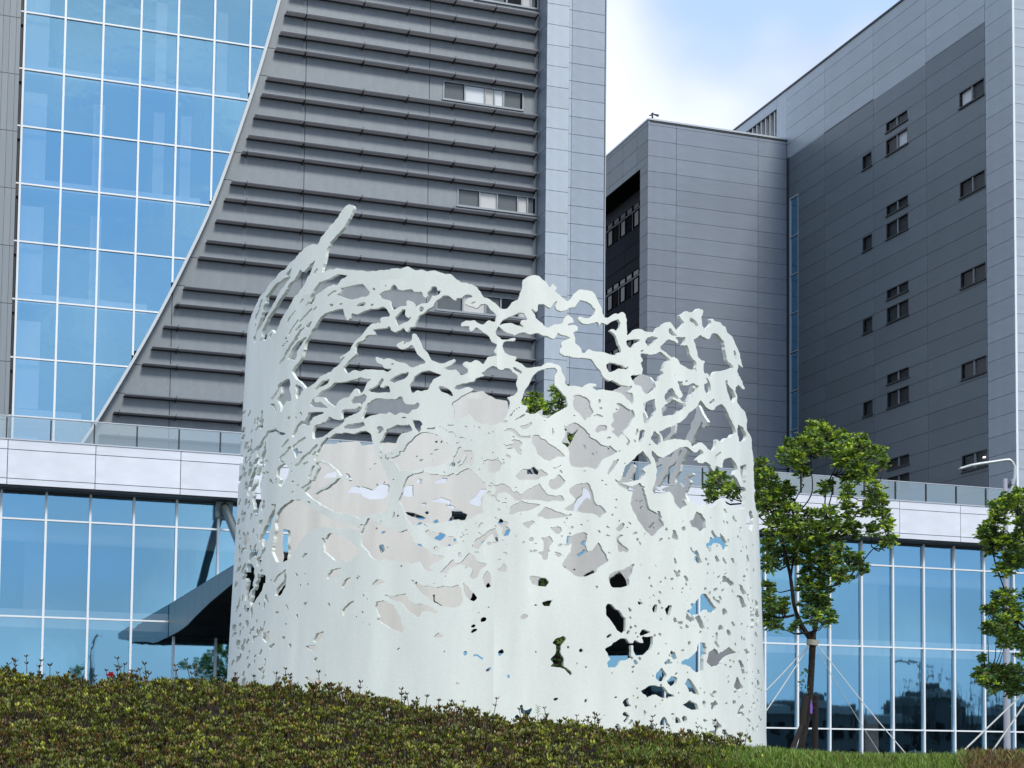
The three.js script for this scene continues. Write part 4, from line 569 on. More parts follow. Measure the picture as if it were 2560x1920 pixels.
  dot(N, s9, [230, 495, 7, 8, 270, 600, 6, 10, 295, 620, 6, 8, 60, 655, 6, 12, 220, 730, 10, 6, 265, 765, 6, 5, 305, 778, 6, 7, 480, 932, 14, 7, 765, 948, 8, 6, 850, 1140, 12, 8, 290, 1160, 10, 5, 35, 1087, 6, 6, 1005, 747, 22, 14, 945, 785, 17, 10, 948, 818, 22, 11, 980, 705, 9, 6, 912, 877, 5, 5, 1252, 732, 24, 14, 1330, 657, 12, 6, 895, 958, 13, 12, 1157, 1098, 9, 10, 1527, 922, 9, 10, 1608, 940, 13, 14, 1333, 950, 6, 9, 1797, 1078, 7, 7, 1825, 1225, 13, 7, 1828, 1400, 15, 15, 1447, 1240, 18, 9, 1700, 550, 11, 10, 900, 435, 8, 6, 705, 528, 8, 4, 1300, 250, 14, 10, 1255, 272, 8, 6]);
  cut(Q([145, 692, 180, 672, 205, 622, 230, 590, 252, 592, 300, 642, 327, 672, 310, 722, 290, 702, 260, 682, 230, 722, 200, 712, 180, 727])); cut(Q([185, 732, 215, 720, 257, 802, 230, 812])); cut(Q([105, 1002, 160, 982, 200, 942, 215, 892, 257, 892, 250, 962, 237, 1062, 205, 1072, 160, 1042, 110, 1022])); cut(Q([265, 1012, 270, 952, 310, 922, 342, 962, 380, 932, 400, 920, 447, 947, 400, 972, 350, 1022, 300, 1042])); slit(5, Q([325, 830, 318, 880, 340, 915]));
  cut(Q([130, 1152, 150, 1100, 187, 1152, 222, 1212, 180, 1202])); cut(Q([120, 1272, 160, 1240, 207, 1262, 222, 1302, 180, 1302])); cut(Q([238, 1252, 260, 1240, 257, 1302])); cut(Q([288, 1282, 310, 1235, 332, 1262, 310, 1322])); cut(Q([428, 1162, 450, 1100, 492, 1162, 470, 1192])); cut(Q([458, 1002, 475, 1002, 502, 1082, 482, 1092])); cut(Q([453, 592, 477, 602, 502, 672, 480, 682])); cut(Q([458, 530, 480, 542, 512, 592, 490, 602])); cut(Q([355, 482, 387, 485, 427, 532, 427, 582, 400, 542])); cut(Q([315, 497, 352, 480, 340, 497])); cut(Q([385, 832, 400, 813, 412, 852, 395, 862])); cut(Q([330, 1362, 352, 1402, 330, 1462, 280, 1432, 320, 1422])); cut(Q([145, 1422, 167, 1420, 182, 1512, 160, 1502])); cut(Q([235, 1352, 267, 1372, 255, 1387])); cut(Q([448, 1322, 480, 1260, 497, 1292, 465, 1352])); cut(Q([530, 692, 552, 702, 557, 782, 540, 792])); cut(Q([560, 622, 577, 642, 587, 752, 575, 772])); cut(Q([540, 1242, 562, 1272, 557, 1292])); cut(Q([360, 1380, 372, 1420, 410, 1470, 425, 1510, 400, 1500, 370, 1440])); cut(Q([505, 1340, 525, 1360, 542, 1385, 520, 1375]));
  dot(Q, s9, [545, 905, 6, 13, 560, 960, 5, 10, 315, 1195, 14, 11, 380, 1262, 10, 8, 235, 1450, 12, 8, 250, 1195, 7, 8, 90, 1200, 7, 7, 145, 1075, 6, 6, 160, 890, 10, 16, 120, 936, 12, 8, 320, 560, 12, 13, 360, 570, 8, 12, 145, 790, 12, 18, 66, 385, 7, 15, 275, 410, 6, 11, 425, 390, 7, 16, 372, 705, 14, 28, 130, 1360, 15, 22, 395, 830, 12, 20, 295, 1260, 9, 8, 95, 765, 6, 6, 350, 795, 6, 6, 275, 800, 8, 5, 20, 195, 9, 14, 125, 190, 9, 15, 300, 215, 8, 16, 410, 1000, 7, 7, 440, 1195, 12, 8, 480, 1450, 7, 10, 265, 1470, 6, 9, 55, 1330, 12, 10, 25, 1400, 10, 14, 600, 1180, 5, 16]);
  {
    const R = rng(5);                                                     // fine splinter-shaped cuts near both turning edges
    for (let i = 0; i < 210; i++) { const y = 1010 + R() * 720, w = R(), x = 605 - (y - 850) * 0.035 + 6 + 62 * w * (y < 1250 ? 0.9 : 1.3), l = 5 + 13 * R(); slit(2.4 + 3.4 * R(), [[x - X0, y - Y0], [x - X0 - 2 - 3 * R(), y - Y0 + l]]); }
    for (let i = 0; i < 70; i++) { const y = 1330 + R() * 520, x = 1888 + (y - 1330) * 0.045 - 6 - 70 * R() * R(), l = 3 + 8 * R(); slit(2 + 2.2 * R(), [[x - X0, y - Y0], [x - X0 + 2 * R(), y - Y0 + l]]); }
    for (let i = 0; i < 95; i++) { const x = 1560 + R() * 310, y = 1420 + R() * 440, r = 1.6 + 4.6 * R() * R(); K.fillStyle = '#000'; K.beginPath(); K.ellipse(x - X0, y - Y0, r, r * (1 + R()), 0.5 - R(), 0, 7); K.fill(); }
  }

  cut(D([120, 992, 170, 985, 240, 976, 325, 985, 372, 1050, 378, 1112, 285, 1196, 235, 1160, 215, 1105, 150, 1085])); cut(D([0, 1088, 70, 1118, 120, 1104, 80, 1168, 132, 1170, 148, 1232, 138, 1300, 90, 1250, 40, 1198, 0, 1172, -70, 1152, -120, 1128])); cut(D([10, 1292, 65, 1335, 138, 1402, 95, 1442, 30, 1502, -40, 1562, -95, 1520, -60, 1452, -75, 1382, -20, 1368]));
  {
    const R = rng(8);                                                     // small splash marks strewn over the middle of the drum
    const mark = (x, y, l, w, a) => { const c = Math.cos(a), s = Math.sin(a), o = []; for (const [p, q] of [[-1, 0.1], [-0.4, -0.9], [0.3, -0.5], [1, -0.1], [0.4, 0.6], [-0.5, 0.8]]) o.push([x + p * l * c - q * w * s - X0, y + p * l * s + q * w * c - Y0]); cut(o); };
    for (let i = 0; i < 210; i++) mark(650 + 620 * R(), 1130 + 440 * R() * R(), 3 + 8 * R() * R(), 1.3 + 2.4 * R(), 0.5 + 0.9 * (R() - 0.5) - (R() < 0.35 ? 1.3 : 0));
    for (let i = 0; i < 120; i++) mark(1150 + 480 * R(), 1060 + 330 * R(), 3 + 7 * R(), 1.4 + 2.4 * R(), 0.4 + 0.8 * (R() - 0.5));
    for (let i = 0; i < 120; i++) mark(1570 + 310 * R(), 1280 + 560 * R(), 3 + 6 * R(), 1.6 + 3 * R(), 1.1 + 0.8 * (R() - 0.5));
  }

  // ---- back half
  K = ctxs[1];
  solid(P([480, 1960, 480, 1400, 600, 1330, 690, 1260]), E([700, 1390, 760, 1310, 900, 1270, 1000, 1180, 1030, 1142, 1090, 1132, 1160, 1112, 1230, 1102, 1300, 1097, 1390, 1100, 1410, 1137, 1560, 1132]), G([200, 462, 300, 455, 380, 450, 440, 402, 550, 392, 640, 337, 720, 342, 820, 380, 950, 330, 965, 60]), B([955, 1512, 1020, 1452, 1100, 1432, 1190, 1420, 1280, 1417, 1340, 1452, 1410, 1492, 1520, 1512, 1545, 1587]), H([130, 180, 300, 232, 330, 170, 400, 150, 500, 105, 480, 160, 545, 178, 610, 132, 700, 62, 745, 22]), C([905, 1492, 960, 1440, 1030, 1432, 1090, 1452, 1140, 1502, 1220, 1480]), D([150, 1052, 170, 1012, 240, 980, 320, 1002, 365, 1062, 370, 1122, 280, 1192, 250, 1242, 240, 1330, 300, 1420, 280, 1500, 200, 1600]), J([0, 560, 60, 520, 110, 500, 150, 440, 182, 437, 180, 520, 135, 590, 190, 607, 250, 560, 420, 690, 560, 640, 640, 615, 700, 702, 760, 902, 1100, 1002, 1400, 1102]), P([1990, 1340, 1990, 1960]));
  limb(15, J([400, 620, 480, 490, 500, 430, 590, 370, 620, 260, 700, 230, 735, 150, 790, 60, 850, -100])); limb(13, J([560, 600, 640, 420, 700, 290, 760, 130, 830, 10, 870, -70])); limb(10, J([450, 220, 560, 110, 570, 30, 600, -110])); limb(11, J([440, 370, 590, 370])); limb(11, J([40, 480, 130, 330, 190, 250, 280, 140])); limb(10, D([445, 1300, 570, 1230, 690, 1290, 740, 1230, 772, 1120])); limb(10, D([440, 1290, 470, 1330, 440, 1400])); limb(9, J([690, 690, 738, 610, 695, 575, 720, 535, 762, 522])); limb(9, J([240, 560, 400, 420, 500, 380])); limb(11, D([830, 1330, 880, 1440, 920, 1480, 900, 1520])); limb(12, D([240, 1180, 240, 1340, 180, 1480, 40, 1659]));
  cut(H([700, 60, 760, 40, 745, 180, 640, 230, 530, 290, 480, 240, 560, 180])); 
  // openings of the back wall that show the podium, trees and canopy
  cut(E([1010, 1472, 1050, 1432, 1150, 1402, 1200, 1432, 1100, 1482])); cut(E([1240, 1422, 1300, 1440, 1312, 1482, 1280, 1502])); cut(E([1250, 1622, 1310, 1562, 1385, 1560, 1450, 1602, 1560, 1612, 1662, 1602, 1662, 1645, 1400, 1645])); cut(E([560, 1342, 650, 1300, 700, 1380, 660, 1500, 560, 1580]), P([690, 1250, 690, 1230])); cut(E([280, 1400, 470, 1040, 480, 1300, 420, 1760, 260, 1760])); cut(L([1540, 0, 1720, 0, 1680, 210, 1620, 330, 1530, 390])); cut(L([1725, 200, 1770, 200, 1770, 400, 1725, 400]));
  cut(G([0, 892, 60, 922, 130, 942, 170, 902, 230, 872, 305, 902, 290, 972, 230, 1032, 100, 1032, 0, 1002])); cut(G([445, 932, 490, 902, 545, 895, 557, 952, 540, 1012, 480, 1017, 440, 992])); cut(G([755, 872, 830, 812, 905, 812, 890, 862, 800, 882])); cut(G([570, 872, 590, 822, 632, 822, 632, 872])); cut(G([715, 1062, 780, 1032, 840, 1020, 942, 1052, 942, 1082, 850, 1077])); cut(G([870, 1092, 940, 1090, 1012, 1132, 930, 1127])); cut(G([1130, 1082, 1140, 1042, 1200, 1012, 1260, 932, 1312, 932, 1262, 1022, 1240, 1102, 1180, 1097])); cut(G([455, 1172, 560, 1180, 640, 1202, 692, 1232, 640, 1252, 560, 1232, 480, 1202])); cut(G([740, 1272, 780, 1230, 822, 1272])); cut(G([905, 1267, 950, 1202, 950, 1145, 1040, 1145, 1107, 1192, 1090, 1247, 1000, 1240])); cut(G([660, 1165, 690, 1145, 722, 1165, 715, 1190, 690, 1188]));
  dot(G, s4, [665, 1087, 26, 14, 610, 1297, 24, 18, 390, 1205, 18, 16, 785, 438, 17, 14, 846, 444, 14, 12, 932, 425, 9, 7, 775, 525, 30, 10, 940, 545, 14, 12, 630, 625, 28, 12, 735, 570, 20, 8, 585, 588, 16, 9, 745, 640, 9, 9, 85, 718, 10, 9, 140, 670, 20, 8, 240, 860, 20, 9, 165, 885, 9, 14, 1300, 100, 9, 7, 1340, 160, 9, 7, 1372, 138, 8, 6, 1300, 182, 10, 6, 1245, 290, 9, 9, 1090, 325, 24, 8, 912, 190, 9, 6, 1055, 214, 9, 8, 1275, 370, 9, 7, 1050, 650, 40, 14, 970, 680, 28, 20, 1150, 610, 10, 9, 165, 1340, 10, 12, 240, 1380, 26, 12, 280, 1535, 12, 12, 440, 1395, 8, 6]);
  cut(G([200, 1562, 215, 1490, 237, 1502, 240, 1582, 210, 1582])); cut(G([130, 1242, 170, 1280, 160, 1290, 130, 1260])); cut(G([1490, 1417, 1510, 1372, 1550, 1340, 1565, 1362, 1545, 1417])); cut(G([755, 1442, 830, 1390, 885, 1390, 870, 1432, 820, 1462])); cut(G([590, 1490, 640, 1500, 670, 1530, 600, 1520])); cut(G([1425, 1285, 1455, 1235, 1490, 1260, 1460, 1285])); cut(G([1500, 1330, 1540, 1300, 1560, 1330])); cut(G([895, 1525, 930, 1490, 950, 1520])); cut(G([1240, 1480, 1290, 1455, 1300, 1470, 1250, 1490])); cut(G([1405, 1420, 1435, 1430, 1435, 1480, 1415, 1470])); cut(G([960, 1430, 990, 1440, 990, 1480, 965, 1470]));
  cut(H([680, 300, 740, 300, 740, 420, 780, 470, 720, 540, 660, 440]), H([780, 470, 850, 340, 890, 280, 800, 360])); dot(H, s4, [930, 495, 12, 26, 1020, 570, 12, 22, 1062, 548, 10, 10, 1178, 508, 11, 18, 940, 98, 8, 8, 980, 110, 8, 8]); cut(H([330, 720, 390, 690, 450, 740, 440, 780, 330, 775])); cut(H([810, 1075, 860, 1010, 960, 930, 990, 980, 900, 1050, 860, 1120, 850, 1170, 800, 1160])); cut(H([730, 1490, 735, 1420, 760, 1395, 770, 1420, 740, 1500])); cut(H([870, 1510, 930, 1455, 945, 1475, 900, 1520])); cut(H([840, 1620, 920, 1550, 935, 1580, 870, 1630])); cut(H([1340, 690, 1440, 600, 1520, 520, 1600, 660, 1500, 780, 1430, 840, 1340, 790, 1310, 810])); limb(10, H([1440, 690, 1400, 770, 1330, 850]));
  cut(N([600, 268, 622, 264, 632, 290, 606, 296])); cut(N([1515, 232, 1540, 222, 1530, 280, 1515, 290])); cut(N([1600, 290, 1632, 265, 1635, 290, 1610, 300])); cut(N([1580, 350, 1632, 315, 1635, 335, 1595, 360])); cut(N([1600, 490, 1690, 440, 1705, 470, 1650, 500])); cut(N([1780, 500, 1820, 470, 1850, 455, 1890, 500, 1900, 560, 1780, 560])); dot(N, s9, [590, 522, 8, 8, 375, 310, 16, 30, 385, 212, 14, 6, 345, 190, 6, 10, 1510, 430, 8, 6, 1570, 445, 9, 6]);
  cut(N([690, 600, 705, 592, 705, 630, 760, 668, 735, 660, 700, 640])); // the way in: the back wall stands open low on the right
  cut(N([915, 640, 940, 590, 1000, 560, 1040, 520, 1060, 560, 1080, 640, 1340, 560, 1345, 500, 1420, 470, 1600, 610, 1760, 645, 1930, 640, 2040, 600, 2150, 560, 2200, 540, 2200, 800, 2380, 800, 2380, 1700, 880, 1700, 880, 840, 900, 760]));
  solid(N([1215, 700, 1300, 700, 1270, 760, 1220, 770])); solid(Q([255, 1030, 300, 940, 360, 985, 430, 900, 470, 930, 420, 1010, 330, 1080])); solid(Q([182, 735, 262, 722, 300, 800, 230, 822]));
  cut(J([870, 1090, 1170, 1080, 1170, 1290, 1060, 1380, 960, 1360, 940, 1480, 740, 1470, 730, 1260])); cut(Q([130, 560, 345, 560, 345, 735, 130, 735])); cut(L([1485, 385, 1665, 385, 1600, 705, 1485, 705])); cut(L([1738, 430, 1778, 430, 1768, 560, 1705, 612, 1688, 602, 1740, 520]));
  cut(J([95, 660, 160, 690, 110, 740, 80, 720])); cut(J([360, 690, 480, 690, 560, 760, 640, 880, 500, 880, 380, 860])); dot(J, s4, [215, 1045, 14, 10, 365, 1085, 11, 11, 120, 800, 10, 10, 195, 795, 10, 10]); slit(4, J([310, 1090, 375, 1030])); slit(4, J([215, 890, 262, 860])); slit(4, J([220, 820, 255, 795]));
  cut(H([905, 1075, 900, 905, 960, 940, 990, 1000, 1000, 1060, 960, 1020, 880, 1070, 850, 1100])); cut(J([530, 470, 560, 440, 575, 450, 545, 520]));

  // ---- fields read from the two drawings, softened a little so that corners are round
  const fields = ctxs.map((k) => {
    const d = k.getImageData(0, 0, CW, CH).data; let f = new Float32Array(CW * CH); for (let i = 0; i < CW * CH; i++) f[i] = d[i * 4] / 255;
    for (let pass = 0; pass < 2; pass++) { const g = new Float32Array(f.length); for (let y = 1; y < CH - 1; y++) for (let x = 1; x < CW - 1; x++) { const i = y * CW + x; g[i] = (f[i] * 4 + 2 * (f[i - 1] + f[i + 1] + f[i - CW] + f[i + CW]) + f[i - CW - 1] + f[i - CW + 1] + f[i + CW - 1] + f[i + CW + 1]) / 16; } f = g; }
    return f;
  });
  const sample = (f, x, y) => { x = Math.min(CW - 2.01, Math.max(1, x)); y = Math.min(CH - 2.01, Math.max(1, y)); const i = Math.floor(x), j = Math.floor(y), a = x - i, b = y - j, o = j * CW + i; return (f[o] * (1 - a) + f[o + 1] * a) * (1 - b) + (f[o + CW] * (1 - a) + f[o + CW + 1] * a) * b; };
  const e = inv.elements;
  const seen = (x, y, z) => { const cx = e[0] * x + e[4] * y + e[8] * z + e[12], cy = e[1] * x + e[5] * y + e[9] * z + e[13], cz = e[2] * x + e[6] * y + e[10] * z + e[14]; return [PX - F * cx / cz - X0, PY + F * cy / cz - Y0]; };
  const radius = (h) => RB - TAPER * h;
  const NT = 1400, NH = 424, DT = 2 * Math.PI / NT, DH = HIGH / NH;
  const val = new Float32Array((NT + 1) * (NH + 1));
  for (let i = 0; i <= NT; i++) {
    const t = (i % NT) * DT, sx = Math.sin(t), sz = Math.cos(t);
    for (let j = 0; j <= NH; j++) {
      const h = j * DH, r = radius(h), x = CX + r * sx, y = BASE + h, z = CZ + r * sz;
      const front = sx * -x + sz * -z + 0.036 * (EYE - y) > 0;
      let [u, v] = seen(x, y, z);
      const k0 = u, k1 = v; u += 4.6 * (noise3(k0 * 0.06, k1 * 0.06, front ? 3 : 9) - 0.5) + 2.2 * (noise3(k0 * 0.15, k1 * 0.15, 21) - 0.5); v += 4.6 * (noise3(k0 * 0.06 + 40, k1 * 0.06, front ? 5 : 11) - 0.5) + 2.2 * (noise3(k0 * 0.15 + 9, k1 * 0.15, 33) - 0.5);
      val[i * (NH + 1) + j] = j === 0 || j === NH ? (j ? 0 : 1) : sample(fields[front ? 0 : 1], u, v) - 0.5 + 0.5;
    }
  }
  // ---- sheet with thickness: outer face, inner face, cut edges
  const out3 = { pos: [], nor: [], uv: [] }, in3 = { pos: [], nor: [], uv: [] }, LV = 0.5;
  const point = (a, b, o) => { const t = a * DT, h = b * DH, r = radius(h) - o; return [CX + r * Math.sin(t), BASE + h, CZ + r * Math.cos(t)]; };
  const radial = (a) => { const t = a * DT, n = 1 / Math.hypot(1, TAPER); return [Math.sin(t) * n, TAPER * n, Math.cos(t) * n]; };
  const vert = (a, b, o, n, k = out3) => { k.pos.push(...point(a, b, o)); k.nor.push(...n); k.uv.push(a * DT * 2.5 / 4, b * DH / 4); };
  const face = (list) => {                                                // convex polygon in grid units, both faces
    for (let k = 1; k + 1 < list.length; k++) {
      const q = [list[0], list[k], list[k + 1]];
      for (const [a, b] of q) vert(a, b, 0, radial(a));
      for (const [a, b] of [q[0], q[2], q[1]]) { const n = radial(a); vert(a, b, THICK, [-n[0], -n[1], -n[2]], in3); }
    }
  };
  const edge = (p, q) => {                                                // inside lies to the left from p to q
    const A0 = point(...p, 0), B0 = point(...q, 0), d = [B0[0] - A0[0], B0[1] - A0[1], B0[2] - A0[2]], r = radial((p[0] + q[0]) / 2);
    const n = [d[1] * r[2] - d[2] * r[1], d[2] * r[0] - d[0] * r[2], d[0] * r[1] - d[1] * r[0]], l = Math.hypot(...n) || 1; n[0] /= l; n[1] /= l; n[2] /= l;
    for (const [w, o] of [[p, 0], [p, THICK], [q, THICK], [p, 0], [q, THICK], [q, 0]]) vert(w[0], w[1], o, n);
  };
  const at2 = (i, j) => val[i * (NH + 1) + j];
  const S = 4;
  for (let bi = 0; bi < NT; bi += S) for (let bj = 0; bj < NH; bj += S) {
    let full = true, none = true;
    for (let i = 0; i <= S; i++) for (let j = 0; j <= S; j++) { if (at2(bi + i, bj + j) > LV) none = false; else full = false; }
    if (none) continue;
    if (full) { face([[bi, bj], [bi + S, bj], [bi + S, bj + S], [bi, bj + S]]); continue; }
    for (let i = bi; i < bi + S; i++) for (let j = bj; j < bj + S; j++) {
      const c = [[i, j], [i + 1, j], [i + 1, j + 1], [i, j + 1]], v = c.map(([a, b]) => at2(a, b)), out = [];
      let cuts = [];
      for (let k = 0; k < 4; k++) {
        const m = (k + 1) % 4;
        if (v[k] > LV) out.push(c[k]);
        if ((v[k] > LV) !== (v[m] > LV)) { const t = (LV - v[k]) / (v[m] - v[k]), p = [c[k][0] + t * (c[m][0] - c[k][0]), c[k][1] + t * (c[m][1] - c[k][1])]; out.push(p); cuts.push([p, v[k] > LV]); }
      }
      if (out.length < 3) continue;
      face(out);
      if (cuts.length === 2) { const [x, y] = cuts; if (x[1]) edge(y[0], x[0]); else edge(x[0], y[0]); }
      else if (cuts.length === 4) for (let k = 0; k < 4; k++) if (cuts[k][1]) edge(cuts[(k + 1) % 4][0], cuts[k][0]);
    }
  }
  const built = (k) => { const g = new THREE.BufferGeometry(); g.setAttribute('position', new THREE.Float32BufferAttribute(k.pos, 3)); g.setAttribute('normal', new THREE.Float32BufferAttribute(k.nor, 3)); g.setAttribute('uv', new THREE.Float32BufferAttribute(k.uv, 2)); return g.translate(-CX, -BASE, -CZ); };
  const t = thing('sculpture', [CX, BASE, CZ], 0, 'tall white metal drum cut open like splashing water, standing on the lawn mound', 'sculpture');
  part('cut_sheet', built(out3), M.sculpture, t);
  part('inner_face', built(in3), M.sculptureInsideShaded, t).userData.label = 'inner side of the drum, interior shade put into its beige colour';
  part('base_ring', new THREE.TorusGeometry(RB - 0.02, 0.036, 8, 120).rotateX(Math.PI / 2).translate(0, 0.02, 0), M.sculpture, t);
}
// ---------------------------------------------------------------- plants
function leafGeometry(len, wid, fold = 0.25) {                             // pointed oval leaf, folded along its rib; base at the origin, tip towards +y
  const p = [], rows = [[0, 0], [0.3, 0.85], [0.6, 1], [0.85, 0.55], [1, 0]];
  const v = (t, w, s) => [s * w * wid / 2, t * len, fold * wid * w * 0.5 - 0.12 * len * t * t];
  for (let i = 0; i + 1 < rows.length; i++) for (const s of [-1, 1]) {
    const a = v(rows[i][0], 0, 0), b = v(rows[i][0], rows[i][1], s), c = v(rows[i + 1][0], rows[i + 1][1], s), d = v(rows[i + 1][0], 0, 0);
    a[2] = -0.12 * len * rows[i][0] ** 2; d[2] = -0.12 * len * rows[i + 1][0] ** 2;
    const q = s > 0 ? [a, b, c, a, c, d] : [a, c, b, a, d, c]; p.push(...q.flat());
  }
  const g = new THREE.BufferGeometry(); g.setAttribute('position', new THREE.Float32BufferAttribute(p, 3)); g.computeVertexNormals(); return g;
}
const treeLeafMat = phys(1, 1, 1, { roughness: 0.55, transmission: 0.42, thickness: 0, side: THREE.DoubleSide });
const hedgeLeafMat = phys(1, 1, 1, { roughness: 0.6, transmission: 0.25, thickness: 0, side: THREE.DoubleSide });
const LEAF = leafGeometry(0.078, 0.034), LEAF_SMALL = leafGeometry(0.026, 0.0105), BLADE = leafGeometry(0.05, 0.005, 0.1);
const _q = new THREE.Quaternion(), _m = new THREE.Matrix4(), _s = new THREE.Vector3(), _p = new THREE.Vector3(), _e = new THREE.Euler(), _c = new THREE.Color(), _y = new THREE.Vector3(0, 1, 0);
function scatter(name, geo, mat, list, parent) {                           // list of { p, dir, s, c, roll }
  const im = new THREE.InstancedMesh(geo, mat, list.length); im.name = numbered(name); im.castShadow = im.receiveShadow = true;
  list.forEach((l, i) => { _q.setFromUnitVectors(_y, l.dir); _q.multiply(new THREE.Quaternion().setFromAxisAngle(_y, l.roll)); im.setMatrixAt(i, _m.compose(_p.set(...l.p), _q, _s.set(l.s, l.s, l.s))); im.setColorAt(i, _c.setRGB(...l.c)); });
  parent.add(im); im.userData.kind = 'stuff'; return im;
}
// a point of the place from what one measures on the photograph (2560 wide), at a distance
const basis = new THREE.Matrix3().setFromMatrix4(camera.matrixWorld);
function spot(x, y, depth) { const v = new THREE.Vector3((x - 1280) / 4128.8, -(y - 1610.5) / 4128.8, -1).applyMatrix3(basis); v.multiplyScalar(depth / -v.z); return [v.x, v.y + EYE, v.z]; }
const z8 = (list) => list.map(([x, y, r]) => [1660 + 0.40687 * x, 1245 + 0.40687 * y, r * 0.40687]), z5 = (list) => list.map(([x, y, r]) => [1660 + 0.40687 * x, 600 + 0.40687 * y, r * 0.40687]);

function tree(name, label, depth, clusters, limbs, { density = 1, spread = 0.75, seed = 1, group, young = 0.3, leaf = 1 } = {}) {  // young: share of leaves coloured as if sunlit
  const R = rng(seed), [bx, by, bz] = spot(limbs[0][0][0], limbs[0][0][1], depth), ground = Math.min(by, 1.5);
  const t = thing(name, [bx, ground, bz], 0, label, 'tree', group);
  const rel = (p) => [p[0] - bx, p[1] - ground, p[2] - bz];
  const wood = [], tips = [];
  limbs.forEach((l, n) => {
    const pts = l.map(([x, y, r, dz = 0]) => [rel(spot(x, y, depth + dz)), r * depth / 4128.8]);
    if (n === 0) pts.unshift([[pts[0][0][0], Math.min(pts[0][0][1] - 0.3, -0.25), pts[0][0][2]], pts[0][1] * 1.15]);
    const curve = new THREE.CatmullRomCurve3(pts.map((q) => new THREE.Vector3(...q[0]))), N = (pts.length - 1) * 5, ring = 9, P = [], I = [], UV = [];
    const fr = curve.computeFrenetFrames(N, false);
    for (let i = 0; i <= N; i++) { const u = i / N, c = curve.getPoint(u), k = u * (pts.length - 1), a = Math.min(pts.length - 2, Math.floor(k)), r = pts[a][1] + (pts[a + 1][1] - pts[a][1]) * (k - a);
      const tt = i; for (let q = 0; q <= ring; q++) { const an = q / ring * 2 * Math.PI, rr = r * (0.92 + 0.16 * noise3(c.x * 6 + Math.cos(an), c.y * 5, c.z * 6 + Math.sin(an))); const nn = fr.normals[Math.round(u * N)], bb = fr.binormals[Math.round(u * N)];
        P.push(c.x + rr * (Math.cos(an) * nn.x + Math.sin(an) * bb.x), c.y + rr * (Math.cos(an) * nn.y + Math.sin(an) * bb.y), c.z + rr * (Math.cos(an) * nn.z + Math.sin(an) * bb.z)); UV.push(q / ring * 0.5, c.y * 0.6); }
      if (i) for (let q = 0; q < ring; q++) { const o = (tt - 1) * (ring + 1) + q; I.push(o, o + 1, o + ring + 1, o + 1, o + ring + 2, o + ring + 1); } }
    const g = new THREE.BufferGeometry(); g.setAttribute('position', new THREE.Float32BufferAttribute(P, 3)); g.setAttribute('uv', new THREE.Float32BufferAttribute(UV, 2)); g.setIndex(I); g.computeVertexNormals(); 
    if (n === 0) part('trunk', g, M.bark, t); else wood.push(g);
    for (let i = 0; i <= 4; i++) { const c = curve.getPoint(0.2 + 0.2 * i); tips.push(c); }
  });
  const leaves = [];
  const top = Math.min(...clusters.map((c) => c[1])), bot = Math.max(...clusters.map((c) => c[1]));
  clusters.forEach(([x, y, r]) => {
    for (let copy = 0; copy < 2; copy++) {
      const dz = (R() - 0.5) * 2 * spread + (copy ? 0.35 : -0.2), c = new THREE.Vector3(...rel(spot(x + (R() - 0.5) * r * 0.5, y + (R() - 0.5) * r * 0.4, depth + dz))), rad = r * depth / 4128.8 * (0.8 + 0.3 * R());
      let near = tips[0], best = 1e9; for (const q of tips) { const d = q.distanceTo(c) + (q.y > c.y ? 0.5 : 0); if (d < best) { best = d; near = q; } }
      const mid = near.clone().lerp(c, 0.5).add(new THREE.Vector3((R() - 0.5) * 0.1, -0.06 - 0.06 * R(), (R() - 0.5) * 0.1));
      wood.push(bar([near.x, near.y, near.z], [mid.x, mid.y, mid.z], 0.014, 0.010, 5), bar([mid.x, mid.y, mid.z], [c.x, c.y, c.z], 0.010, 0.004, 5));
      const nSprig = Math.round(11 * density * (rad / 0.25) ** 1.4);
      const light = (bot - y) / (bot - top);
      for (let k = 0; k < nSprig; k++) {
        const d = new THREE.Vector3(R() - 0.5, R() - 0.42, R() - 0.5).normalize(), q = c.clone().addScaledVector(d, rad * (0.35 + 0.75 * Math.sqrt(R()))); q.y *= 1;
        if (k % 2 === 0) wood.push(bar([c.x, c.y, c.z], [q.x, q.y, q.z], 0.004, 0.0025, 4));
        const sunlit = R() < young * (0.25 + 1.1 * light) ? 1 : 0, tone = 0.75 + 0.5 * R();  // yellow leaves likelier higher up: sunlit crown top put into leaf colour
        for (let n = 0; n < 9; n++) {
          const a = R() * 6.283, dir = new THREE.Vector3(Math.cos(a) * 0.9 + d.x * 0.6, -0.35 + 0.75 * R() + d.y * 0.4, Math.sin(a) * 0.9 + d.z * 0.6).normalize(), k2 = tone * (0.8 + 0.4 * R());
          const p = q.clone().addScaledVector(d, -0.05 + 0.08 * R());
          leaves.push({ p: [p.x, p.y, p.z], dir, roll: R() * 6.283, s: leaf * (0.75 + 0.55 * R()), c: sunlit ? [0.46 * k2, 0.60 * k2, 0.03 * k2] : R() < 0.08 ? [0.20 * k2, 0.15 * k2, 0.03 * k2] : [0.105 * k2, 0.21 * k2, 0.018 * k2] });
        }
      }
    }
  });
  part('branches', merge(wood), M.bark, t);
  scatter('crown', LEAF, treeLeafMat, leaves, t);
  return { t, rel };
}
